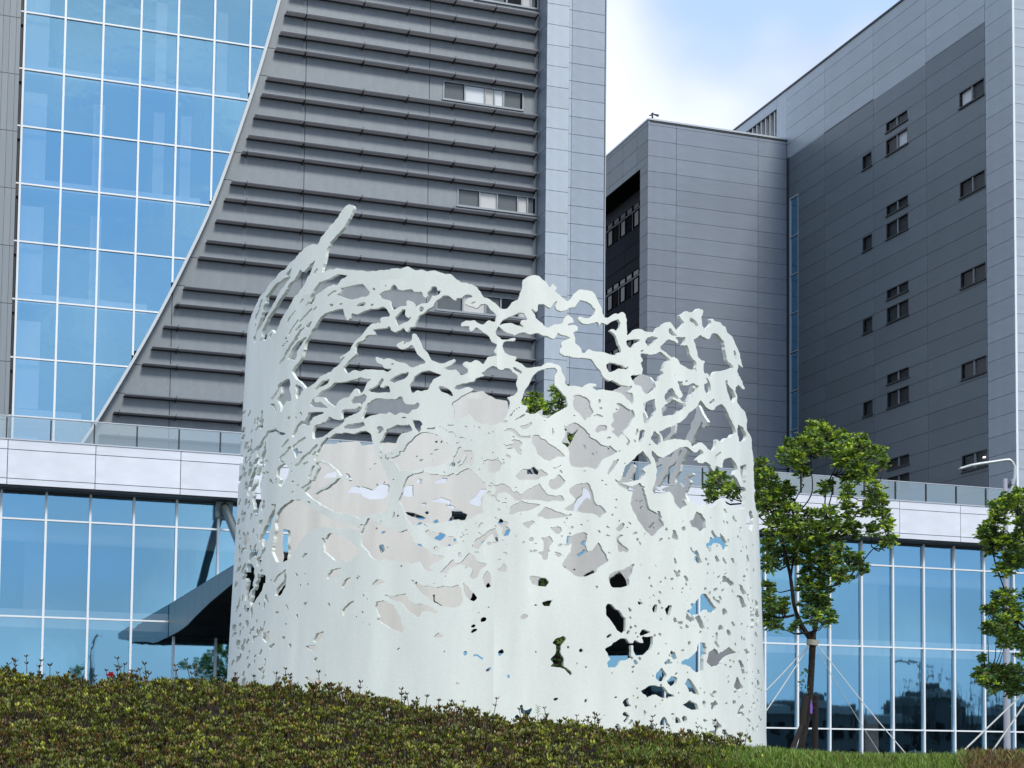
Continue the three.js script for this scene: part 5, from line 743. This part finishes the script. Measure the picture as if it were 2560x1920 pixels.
const mainClusters = [...z5([[930, 1185, 75], [1000, 1225, 80], [1080, 1255, 75], [865, 1250, 70], [795, 1255, 60], [760, 1330, 60], [1130, 1285, 70], [1220, 1225, 45], [1225, 1300, 60], [1310, 1325, 55], [1345, 1375, 40], [1180, 1385, 80], [1095, 1340, 70], [955, 1285, 50], [820, 1350, 55], [840, 1420, 45], [610, 1400, 60], [560, 1470, 60], [330, 1490, 70], [420, 1530, 60], [290, 1570, 40], [640, 1500, 70], [700, 1560, 60], [760, 1530, 55], [1150, 1450, 75], [1240, 1440, 60], [1010, 1500, 30], [980, 1530, 30], [1120, 1550, 45], [1300, 1555, 55], [1335, 1600, 45], [590, 1600, 60], [690, 1630, 60]]),
  ...z8([[640, 60, 70], [760, 100, 75], [880, 130, 75], [1000, 130, 65], [1120, 70, 55], [1260, 60, 55], [1340, 110, 55], [1365, 160, 35], [690, 180, 75], [800, 230, 75], [920, 240, 80], [1040, 210, 75], [1150, 190, 65], [1280, 210, 40], [1370, 265, 38], [1400, 250, 28], [640, 290, 60], [720, 350, 75], [850, 340, 75], [980, 330, 75], [1090, 330, 65], [1180, 380, 50], [1215, 430, 34], [640, 400, 50], [900, 440, 80], [1000, 445, 75], [1100, 470, 55], [860, 530, 50], [940, 570, 75], [890, 650, 60], [970, 665, 60], [1020, 730, 45], [915, 735, 55], [810, 785, 30], [640, 555, 40], [645, 650, 55], [710, 680, 50], [650, 740, 45], [690, 785, 35], [735, 630, 30]])];
const MAIN = 30;
const main = tree('street_tree', 'young green tree tied with white guy ropes, beside the white sculpture', MAIN, mainClusters, [
  z8([[838, 1570, 24], [862, 1440, 21], [890, 1300, 20], [900, 1160, 20], [908, 1010, 20], [914, 880, 22], [912, 820, 20]]),
  z8([[900, 870, 17], [835, 760, 14], [800, 660, 12], [785, 540, 11], [768, 440, 10], [735, 300, 8], [715, 180, 6], [640, 60, 4]]),
  z8([[918, 850, 14], [940, 740, 12], [950, 600, 11], [955, 440, 9], [960, 280, 7], [985, 150, 5], [1020, 20, 4], [1040, -60, 3]]),
  z8([[800, 720, 8], [720, 735, 7], [650, 725, 4]]), z8([[945, 640, 7], [1030, 545, 6], [1130, 490, 5], [1210, 400, 4], [1290, 310, 3], [1380, 260, 2]]), z8([[780, 480, 7], [800, 300, 6], [790, 130, 5], [800, 30, 4], [860, -80, 3]]), z8([[960, 300, 6], [1080, 200, 5], [1190, 90, 4], [1260, 20, 3]]), z8([[740, 320, 6], [690, 220, 5], [560, 90, 4], [430, -60, 3]]), z8([[985, 150, 5], [1000, -60, 4], [1060, -190, 4], [1130, -270, 3], [1140, -340, 2]]), z8([[790, 130, 5], [905, -20, 4], [905, -180, 3], [900, -260, 3]])], { seed: 11, density: 4.4, leaf: 0.95 });
{ // strap, stakes, guy ropes, ribbon
  const rel = main.rel, k = (x, y, dz = 0) => rel(spot(...z8([[x, y, 0]])[0].slice(0, 2), MAIN + dz));
  part('strap', bar(k(910, 905), k(914, 872), 0.105, 0.11, 12), M.cloth, main.t);
  for (const [a, c, r] of [[[868, 1215, -0.15], [850, 1400, -0.2], 0.062], [[930, 1212, 0.12], [926, 1565, 0.2], 0.058], [[850, 1390, -0.2], [775, 1575, -0.5], 0.045]]) part('stake', bar(k(...c), k(...a), r, r, 9), M.stake, main.t);
  part('tie', merge([bar(k(845, 1250), k(938, 1256), 0.02, 0.02, 6), bar(k(848, 1300), k(934, 1290), 0.018, 0.018, 6)]), M.stake, main.t);
  part('ribbon', flat([[-0.022, -0.12], [0.018, -0.14], [0.026, 0], [0.0, 0.14], [-0.018, 0.02]], 0.008).translate(...k(905, 1280, -0.2)), M.purple, main.t);
  const shoots = []; const R = rng(4); for (const [x, y] of [[850, 1140], [865, 1175], [870, 1060]]) for (let i = 0; i < 9; i++) { const d = new THREE.Vector3(R() - 0.8, R() - 0.5, R() - 0.5).normalize(); shoots.push({ p: k(x + (R() - 0.5) * 40, y + (R() - 0.5) * 50, -0.1), dir: d, roll: R() * 6, s: 1, c: [0.07, 0.16, 0.03] }); }
  scatter('shoot', LEAF, treeLeafMat, shoots, main.t);
  for (const [a, c, label] of [[[888, 905, -0.1], [480, 1325, -1.5], 'white guy rope from the tree to the ground, left of the trunk, flatter one'], [[890, 912, -0.1], [450, 1560, -2.2], 'white guy rope from the tree to the ground, left of the trunk, steeper one'], [[944, 905, -0.1], [1520, 1612, -1.6], 'thick white guy rope from the tree across the glazing to the right'], [[940, 935, 0.1], [1352, 1612, 0.9], 'thin white guy rope from the tree, inner one right of the trunk']]) {
    const A = spot(...z8([[a[0], a[1], 0]])[0].slice(0, 2), MAIN + a[2]), C = spot(...z8([[c[0], c[1], 0]])[0].slice(0, 2), MAIN + c[2]), thin = /thin/.test(label);
    const mid = A.map((v, i) => (v + C[i]) / 2 - (i === 1 ? 0.03 : 0));
    const o = part('guy_rope', tube([A, mid, C].map((p) => p.map((v, i) => v - C[i])), thin ? 0.006 : 0.0105, 20, 6), M.rope, scene, C); tag(o, label, 'rope', 'guy ropes holding the trees');
  }
}
// tree at the right edge, its trunk outside the frame
const SIDE = 31;
tree('street_tree', 'young tree cut by the right edge of the picture, in front of the lamp post', SIDE, z8([[2060, 60, 60], [2100, 30, 50], [2180, -20, 50], [2190, 60, 60], [2050, 140, 60], [1990, 230, 55], [1960, 200, 35], [2010, 300, 55], [2090, 260, 55], [2160, 300, 60], [2100, 380, 60], [2190, 180, 60], [2180, 400, 50], [2080, 440, 45], [2060, 610, 40], [2110, 600, 40], [2130, 670, 50], [2170, 720, 50], [2020, 690, 40], [1975, 690, 26], [2080, 750, 55], [2050, 810, 50], [2130, 830, 55], [2090, 890, 40], [2180, 880, 50], [1990, 800, 30], [2000, 1070, 55], [1940, 1090, 45], [2070, 1080, 60], [2010, 1140, 50], [2090, 1140, 55], [2160, 1080, 60], [2190, 1150, 50], [2140, 1180, 40], [1960, 980, 20], [2250, 900, 90], [2290, 300, 110], [2300, 100, 110], [2300, 600, 110], [2280, 1100, 80]]),
  [z8([[2330, 1590, 24], [2320, 1300, 21], [2325, 1000, 19], [2315, 800, 17]]), z8([[2320, 1000, 11], [2250, 1060, 8], [2150, 1110, 6], [2000, 1090, 3]]), z8([[2318, 900, 12], [2240, 820, 9], [2150, 750, 6], [2060, 790, 3]]), z8([[2315, 820, 14], [2270, 560, 11], [2230, 320, 8], [2180, 100, 5], [2110, 20, 3]]), z8([[2200, 900, 6], [2160, 720, 5], [2110, 560, 4], [2070, 600, 3]]), z8([[2110, 610, 5], [2070, 500, 4], [2035, 400, 4], [2020, 290, 3]])], { seed: 23, density: 4.4 });
for (const [a, c, label] of [[[2260, 1150, 0], [1790, 1602, -1.2], 'white guy rope in front of the lamp post, left one of the right-hand tree'], [[2270, 1190, 0], [1985, 1602, -0.6], 'white guy rope in front of the lamp post, right one of the right-hand tree']]) {
  const A = spot(...z8([[a[0], a[1], 0]])[0].slice(0, 2), SIDE + a[2]), C = spot(...z8([[c[0], c[1], 0]])[0].slice(0, 2), SIDE + c[2]);
  const o = part('guy_rope', tube([A, A.map((v, i) => (v + C[i]) / 2), C].map((p) => p.map((v, i) => v - C[i])), 0.017, 12, 6), M.rope, scene, C); tag(o, label, 'rope', 'guy ropes holding the trees');
}
// tree behind the drum, seen through its openings
const hz = (list) => list.map(([x, y, r]) => [1240 + 0.2411 * x, 1000 + 0.2411 * y, r * 0.2411]);
tree('street_tree', 'tree standing behind the white sculpture, seen through its openings', 21.5, [...hz([[360, 60, 110], [460, 90, 110], [560, 80, 100], [660, 20, 110], [700, -60, 90], [650, -110, 80], [420, -10, 90], [760, 430, 110], [840, 350, 100], [730, 520, 80], [240, 480, 100], [230, 380, 90], [260, 560, 60], [560, 250, 120], [440, 330, 120], [640, 560, 120], [520, 640, 120]]), [1365, 1450, 34], [1340, 1440, 24], [1395, 1590, 30], [1385, 1610, 30], [1400, 1650, 34], [1410, 1670, 30], [1370, 1660, 30], [1420, 1560, 30], [1390, 1500, 34], [1350, 1540, 34]],
  [[[1392, 1860, 13], [1392, 1700, 11], [1390, 1500, 10], [1388, 1300, 8]], [[1390, 1400, 7], [1370, 1250, 6], [1310, 1100, 4], [1330, 1010, 3]], [[1390, 1350, 7], [1420, 1200, 5], [1410, 1080, 4], [1405, 990, 2]], [[1391, 1600, 5], [1370, 1540, 4], [1360, 1460, 2]]], { seed: 31, density: 3.2, spread: 0.35, leaf: 0.68 });

// ---------------------------------------------------------------- hedge and lawn along the bottom
const HEDGE = 7.4;
const hedgeTop = (x) => { const k = [[-700, 1668], [0, 1700], [200, 1716], [460, 1725], [650, 1733], [800, 1748], [1000, 1780], [1200, 1808], [1400, 1832], [1600, 1852], [1760, 1866], [1950, 1880], [2100, 1890], [2560, 1898], [3300, 1906]]; for (let i = 0; i + 1 < k.length; i++) if (x <= k[i + 1][0]) { const t = (x - k[i][0]) / (k[i + 1][0] - k[i][0]); return k[i][1] + t * (k[i + 1][1] - k[i][1]); } return 1906; };
function groundAt(x, z) { return z > -3 ? 0 : 1.55 * smooth(-3, -9, z) - 0.2 * smooth(-24, -30, z); }
{
  const R = rng(91), t0 = spot(600, 1850, HEDGE + 0.5), t = thing('hedge', [t0[0], groundAt(t0[0], t0[2]), t0[2]], 0, 'long brown-green clipped azalea hedge along the bottom, in front of the sculpture', 'hedge');
  const o = t.position, foliage = [], stems = [];
  const topAt = (x, depth) => { const px = 1280 + 4128.8 * x / depth, y = hedgeTop(px), h = spot(px, y, HEDGE + 0.55)[1]; return h - 0.27 * Math.max(0, HEDGE + 0.3 - depth) - 0.26 * Math.max(0, depth - HEDGE - 0.9) + 0.075 * (noise3(x * 15, depth * 13, 5) - 0.5) + 0.05 * (noise3(x * 6.5, depth * 6.5, 15) - 0.5) + 0.035 * (noise3(x * 5, depth * 4, 2) - 0.5) + 0.05 * (noise3(x * 1.7, depth * 1.5, 7) - 0.5); };
  const colour = (x, y, up) => { const n = noise3(x * 3.1, y * 3.1, 4), k = 0.65 + 0.7 * R(), r = R(); return r < 0.10 + 0.05 * up ? [0.36 * k, 0.38 * k, 0.035 * k] : r < 0.52 - 0.3 * n ? [0.18 * k, 0.115 * k, 0.022 * k] : [0.135 * k, 0.155 * k, 0.016 * k]; };
  for (let n = 0; n < 50000; n++) {                                        // whorls of leaves over the clipped surface and just inside it
    const depth = HEDGE - 2.1 + 3.2 * R(), x = (-1500 + 3560 * R()) / 4128.8 * depth, fade = 1 - smooth(1690, 1960, 1280 + 4128.8 * x / depth); if (R() > fade) continue;
    const top = topAt(x, depth), inside = R() < 0.55 ? R() * 0.02 : R() * R() * 0.22, y = top - inside;
    const up = inside < 0.02 ? 1 : 0, a0 = R() * 6.28, m = 5 + Math.floor(R() * 3), tilt = new THREE.Vector3((R() - 0.5) * 1.3, 0.7 + 0.3 * R(), 0.6 * R() - 0.1).normalize(), c = colour(x, depth, up);
    for (let i = 0; i < m; i++) { const a = a0 + i * 6.283 / m, d = new THREE.Vector3(Math.cos(a), 0.55 + 0.4 * R(), Math.sin(a)).addScaledVector(tilt, 0.45).normalize(), k = 0.85 + 0.3 * R(); foliage.push({ p: [x - o.x, y - o.y, -depth - o.z], dir: d, roll: R() * 0.6 - 0.3 + Math.PI / 2 - a, s: 0.42 + 0.7 * R(), c: c.map((v) => v * k) }); }
    if (R() < 0.35) stems.push(bar([x - o.x, y - o.y, -depth - o.z], [x - o.x + 0.05 * (R() - 0.5), y - o.y - 0.07, -depth - o.z + 0.04 * (R() - 0.5)], 0.0022, 0.003, 4));
  }
  const shoots = []; for (let n = 0; n < 190; n++) {                         // shoots that stand above the clipped top
    const depth = HEDGE + 0.1 + 0.9 * R(), px = -120 + 1980 * R(), x = (px - 1280) / 4128.8 * depth, y = topAt(x, depth), h = (0.02 + 0.085 * R() * R()) * (px < 520 ? 1.25 : 1), lean = (R() - 0.5) * 0.4 * h * 2, c = [0.07 + 0.05 * R(), 0.06 + 0.03 * R(), 0.02];
    stems.push(bar([x - o.x, y - 0.02 - o.y, -depth - o.z], [x + lean - o.x, y + h - o.y, -depth - o.z], 0.0022, 0.0015, 4));
    for (const f of [1, 0.62]) { if (f < 1 && R() < 0.5) continue; const m = 5, a0 = R() * 6; for (let i = 0; i < m; i++) { const a = a0 + i * 6.283 / m, d = new THREE.Vector3(Math.cos(a), 0.5 + 0.5 * R(), Math.sin(a)).normalize(); shoots.push({ p: [x + lean * f - o.x, y + h * f - o.y, -depth - o.z], dir: d, roll: Math.PI / 2 - a, s: 0.6 + 0.35 * R(), c }); } }
  }
  scatter('foliage', LEAF_SMALL, hedgeLeafMat, foliage, t);
  scatter('shoots', LEAF_SMALL, hedgeLeafMat, shoots, t);
  part('stems', merge(stems), std(0.085, 0.06, 0.035, { roughness: 0.9 }), t).userData.kind = 'stuff';
  // near-black sheet under the foliage: shade of the leaf gaps put into its colour
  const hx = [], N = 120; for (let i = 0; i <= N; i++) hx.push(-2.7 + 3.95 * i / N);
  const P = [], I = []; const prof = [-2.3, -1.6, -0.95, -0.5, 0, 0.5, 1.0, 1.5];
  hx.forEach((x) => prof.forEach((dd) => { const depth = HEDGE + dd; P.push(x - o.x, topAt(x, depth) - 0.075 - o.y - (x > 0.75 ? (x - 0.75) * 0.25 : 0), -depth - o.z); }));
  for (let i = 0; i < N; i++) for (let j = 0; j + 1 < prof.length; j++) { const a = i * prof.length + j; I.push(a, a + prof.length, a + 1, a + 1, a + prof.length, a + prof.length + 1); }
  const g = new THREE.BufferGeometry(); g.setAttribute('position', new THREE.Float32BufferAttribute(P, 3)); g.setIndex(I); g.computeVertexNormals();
  part('gap_shade', g, std(0.02, 0.016, 0.008, { roughness: 1, side: THREE.DoubleSide }), t);
  // red flower
  const f = spot(278, 1688, HEDGE + 0.5), fl = thing('azalea_flower', f, 0, 'single small red flower on top of the hedge, at the left', 'flower'); const red = std(0.62, 0.03, 0.06, { roughness: 0.6, side: THREE.DoubleSide }), petal = leafGeometry(0.022, 0.016, 0.2);
  for (let i = 0; i < 6; i++) { const m = part('petal', petal, red, fl); m.quaternion.setFromUnitVectors(_y, new THREE.Vector3(Math.cos(i * 1.047), Math.sin(i * 1.047), 0.7).normalize()); }
  part('stem', bar([0, 0, 0], [0.006, -0.06, 0], 0.0025), M.bark, fl);
}
{ // lawn strip on the right with a browned planting at the corner
  const R = rng(17), t = [], u = [], o = [0, 0, 0];
  for (let n = 0; n < 60000; n++) {
    const px = 1500 + 1250 * R(), depth = HEDGE + 0.0 + 3.4 * R() * R(), x = (px - 1280) / 4128.8 * depth;
    const base = spot(px, hedgeTop(px) + 3, HEDGE + 0.5)[1] - 0.22 * Math.max(0, HEDGE + 0.35 - depth) + 0.02 * (noise3(x * 3, depth * 2, 1) - 0.5) - 0.03, k = 0.6 + 0.7 * R(), warm = noise3(x * 2.2, depth * 1.6, 8);
    const brown = px > 2370 ? smooth(2370, 2440, px) : px < 1800 ? 0.35 : 0.06;
    const c = R() < brown * (0.4 + warm) ? [0.19 * k, 0.105 * k, 0.03 * k] : [0.17 * k, 0.27 * k, 0.025 * k];
    t.push({ p: [x, base - 0.025 + 0.05 * R() * (px > 2400 ? 1.5 : 1), -depth], dir: new THREE.Vector3((R() - 0.5) * 1.2, 0.8, (R() - 0.5) * 1.2).normalize(), roll: R() * 6, s: 0.5 + 0.6 * R(), c });
  }
  const g = scatter('lawn', BLADE, hedgeLeafMat, t, scene); tag(g, 'strip of short green grass along the bottom right', 'grass', null, 'stuff');
  const P = [], I = [], N = 60, prof = [-0.6, -0.1, 0.35, 0.8, 1.6, 3.4]; for (let i = 0; i <= N; i++) { const px = 1450 + 1400 * i / N; for (const d of prof) { const depth = HEDGE + d, x = (px - 1280) / 4128.8 * depth, y = spot(px, hedgeTop(px) + 3, HEDGE + 0.5)[1] - 0.22 * Math.max(0, HEDGE + 0.35 - depth) - 0.06; P.push(x, y, -depth); } }
  for (let i = 0; i < N; i++) for (let j = 0; j + 1 < prof.length; j++) { const a = i * prof.length + j; I.push(a, a + prof.length, a + 1, a + 1, a + prof.length, a + prof.length + 1); }
  const b = new THREE.BufferGeometry(); b.setAttribute('position', new THREE.Float32BufferAttribute(P, 3)); b.setIndex(I); b.computeVertexNormals();
  structure('turf', b, std(0.05, 0.05, 0.02, { roughness: 1, side: THREE.DoubleSide }), 'dark soil under the grass strip');
}
{ // tall grass stalk and thin shoots in front of the drum
  const p0 = spot(1343, 1822, 9), t = thing('grass_stalk', p0, 0, 'single thin seed stalk standing above the hedge before the white drum', 'plant'), green = std(0.30, 0.36, 0.22, { roughness: 0.8 });
  part('stem', merge([bar([0, -0.08, 0], [0.004, 0.12, 0], 0.0025, 0.0018, 5), tube([[0, 0.06, 0], [0.02, 0.085, 0], [0.05, 0.06, 0]], 0.0012, 8, 4)]), green, t); part('seed_head', merge([0, 1, 2, 3, 4, 5, 6].map((i) => bar([0.003, 0.085 + 0.006 * i, 0], [0.003 + (i % 2 ? 0.014 : -0.014), 0.092 + 0.007 * i, 0], 0.0022, 0.001, 4))), green, t);
}

// ---------------------------------------------------------------- lamp post on the right
{
  const D = 36, k9 = (x, y) => spot(2360 + 0.0904 * x, 1130 + 0.0904 * y, D), base = spot(2518, 1880, D);
  const t = thing('street_lamp', [base[0], 1.4, base[2]], 0, 'pale grey lamp post with curved arm, at the right before the podium', 'street lamp');
  const rel = (p) => [p[0] - base[0], p[1] - 1.4, p[2] - base[2]];
  const top = rel(spot(2513, 1197, D));
  part('pole', merge([bar([0, -0.1, 0], [top[0] * 0.5, top[1] * 0.55, 0], 0.076, 0.066, 14), bar([top[0] * 0.5, top[1] * 0.55, 0], [top[0], top[1], 0], 0.058, 0.05, 14)]), M.lampPaint, t);
  part('base', bar([0, -0.1, 0], [0, 0.35, 0], 0.13, 0.11, 14), M.lampPaint, t);
  part('arm', tube([[1750, 1270], [1880, 1000], [1945, 760], [1965, 560], [1955, 420], [1900, 300], [1820, 225], [1720, 222], [1400, 268], [1000, 325], [760, 370]].map(([x, y]) => rel(k9(x, y))), 0.034, 70, 10), M.lampArm, t);
  part('brace', merge([tube([[1690, 960], [1760, 930], [1830, 870], [1860, 810]].map(([x, y]) => rel(k9(x, y))), 0.022, 14, 8), bar(rel(k9(1700, 1010)), rel(k9(1920, 900)), 0.018), bar(rel(k9(1700, 1245)), rel(k9(1760, 1240)), 0.02)]), M.darkMetal, t);
  part('collar', bar(rel(k9(1900, 900)), rel(k9(1910, 760)), 0.05, 0.05, 10), M.lampPaint, t);
  const a = rel(k9(770, 365)), c = rel(k9(430, 468));
  const head = part('lamp_head', merge([new RoundedBoxGeometry(0.3, 0.055, 0.14, 3, 0.024)]), M.lampArm, t, [(a[0] + c[0]) / 2, (a[1] + c[1]) / 2, (a[2] + c[2]) / 2]); head.rotation.z = Math.atan2(a[1] - c[1], a[0] - c[0]);
  const lens = part('lens', new THREE.BoxGeometry(0.2, 0.01, 0.1), M.darkMetal, head, [-0.02, -0.032, 0]);
}

// ---------------------------------------------------------------- across the street, behind the camera: what the podium glass mirrors
{
  const wallMats = [std(0.07, 0.075, 0.07), std(0.05, 0.055, 0.055), std(0.085, 0.085, 0.078)], roofM = [std(0.075, 0.085, 0.085, { map: roofGrain }), std(0.10, 0.10, 0.095, { map: roofGrain })];
  const rows = [[44, 7.5, 5.6, 'house with shallow roof mirrored below the entrance canopy'], [52, 7, 5.2, 'low house mirrored in the glass behind the drum'], [60, 7.2, 8.6, 'three-storey house mirrored in the glass behind the drum'], [68, 8.6, 7.4, 'broad dark house mirrored just right of the drum'], [78, 6.5, 5.2, 'low house with chimney, mirrored in the glass left of the tree stakes'], [85.5, 7.2, 5.7, 'house with shallow roof, mirrored in the glass behind the tree stakes'], [93.2, 6.3, 5.2, 'narrow house with dormers, mirrored in the glass right of the tree'], [100.2, 6.6, 7.1, 'tallest house of the mirrored row, with a square attic block'], [107, 6.0, 5.3, 'house with a stepped roof, mirrored in the glass by the lamp post'], [113.6, 7.4, 5.6, 'dark house at the right end of the mirrored row'], [121.8, 8, 5.9, 'grey house mirrored beyond the right edge of the glass']];
  rows.forEach(([u, wd, h, label], i) => {
    const [x, z] = at(u + wd / 2, 38), t = thing('row_house', [x, 0, z], TURN + Math.PI, label, 'house', 'houses across the street'), H = h + EYE, m = wallMats[i % 3];
    part('wall', box(-wd / 2 + 0.05, wd / 2 - 0.05, 0, H - 1.1, -4, 4), m, t);
    part('roof', merge([flat([[-4.3, H - 1.12], [4.3, H - 1.12], [3.0, H - 0.2], [0.4, H], [-0.4, H], [-3.0, H - 0.2]], wd + 0.2).rotateY(Math.PI / 2).translate(wd / 2 + 0.1, 0, 0)]), roofM[i % 2], t);
    if (i % 2 === 1) part('attic', box(-1.3, 1.2, H - 0.9, H + 0.55, -2, 2), m, t); else part('chimney', box(1.2, 1.7, H - 0.6, H + 0.6, -0.4, 0.4), m, t);
    for (const y of [1.0, 3.6]) for (const wx of [-1.9, 0.1, 1.9]) { if (y + 1.4 > H - 1.2) continue; const w = part('window', box(wx - 0.55, wx + 0.55, y, y + 1.35, 4.0, 4.05), wallMats[(i + 1) % 3], t); part('pane', box(wx - 0.47, wx + 0.47, y + 0.08, y + 1.27, 4.05, 4.06), M.black, w); }
  });
  // bare street trees with few leaves
  const bare = [[93.9, 26, 10.6, 'nearly bare tree mirrored in the glass under the lamp arm'], [96.6, 26, 10.8, 'thin bare tree mirrored in the glass right of the lamp'], [100.9, 26, 11.6, 'bare tree with few dark leaves mirrored beside the lamp post'], [105.1, 26, 10.8, 'bare tree mirrored behind the right-hand tree']];
  bare.forEach(([u, w, h, label], n) => {
    const R = rng(300 + n), [x, z] = at(u, w), t = thing('bare_tree', [x, 0, z], 0, label, 'tree', 'bare trees across the street'), twig = [], leaves = [];
    part('trunk', bar([0, 0, 0], [0.1, 3.2, 0], 0.11, 0.07, 8), M.bark, t);
    for (let i = 0; i < 9; i++) { const a = i * 0.7 + R(), r = 0.5 + 1.2 * R(), y = 3 + 0.3 * i * 0.3, top = h * (0.75 + 0.25 * R()), e1 = [Math.cos(a) * r, (y + top) / 2, Math.sin(a) * r], e2 = [Math.cos(a) * r * 1.5, top, Math.sin(a) * r * 1.5];
      twig.push(bar([0.1, y - 0.4, 0], e1, 0.06, 0.045, 5), bar(e1, e2, 0.045, 0.016, 5), bar(e1, [e1[0] * 0.6 + 0.4 * R(), top * 0.96, e1[2] + 0.5 * R()], 0.03, 0.012, 4));
      for (let k = 0; k < 6; k++) { const q = R(), p = [e1[0] + (e2[0] - e1[0]) * q, e1[1] + (e2[1] - e1[1]) * q, e1[2] + (e2[2] - e1[2]) * q]; if (R() < 0.5) for (let j = 0; j < 4; j++) leaves.push({ p: p.map((v) => v + 0.12 * (R() - 0.5)), dir: new THREE.Vector3(R() - 0.5, -R(), R() - 0.5).normalize(), roll: R() * 6, s: 4.2, c: [0.03, 0.05, 0.02] }); } }
    part('branches', merge(twig), M.bark, t); scatter('leaves', LEAF, treeLeafMat, leaves, t);
  });
  const posts = [[97.87, 30, 10.42 + EYE, -3.0, 'dark lamp post with straight arm, mirrored in the glass'], [13.1, 35, 9.9 + EYE, 0.55, 'dark lamp post mirrored in the left glazing']];
  posts.forEach(([u, w, h, armLength, label], n) => {
    const [x, z] = at(u, w), t = thing('street_lamp', [x, 0, z], TURN, label, 'street lamp');
    part('pole', merge([bar([0, 0, 0], [0, h - (n ? 3 : 0.4), 0], n ? 0.22 : 0.16, n ? 0.2 : 0.12, 12), ...(n ? [tube([[0, h - 3.1, 0], [0, h - 1.6, 0], [0.25, h - 0.7, 0], [0.6, h - 0.2, 0]], 0.13, 14, 8)] : [bar([0, h - 0.5, 0], [-0.3, h - 0.05, 0], 0.1, 0.1, 8)])]), M.darkMetal, t);
    if (!n) part('arm', bar([-0.25, h - 0.05, 0], [armLength, h, 0], 0.11, 0.1, 8), M.darkMetal, t);
    part('lamp_head', n ? new RoundedBoxGeometry(0.6, 0.26, 0.4, 3, 0.1).rotateZ(0.6).translate(0.75, h - 0.05, 0) : new RoundedBoxGeometry(0.8, 0.16, 0.36, 3, 0.06).translate(armLength, h, 0), M.darkMetal, t);
  });
}
renderer.render(scene, camera);
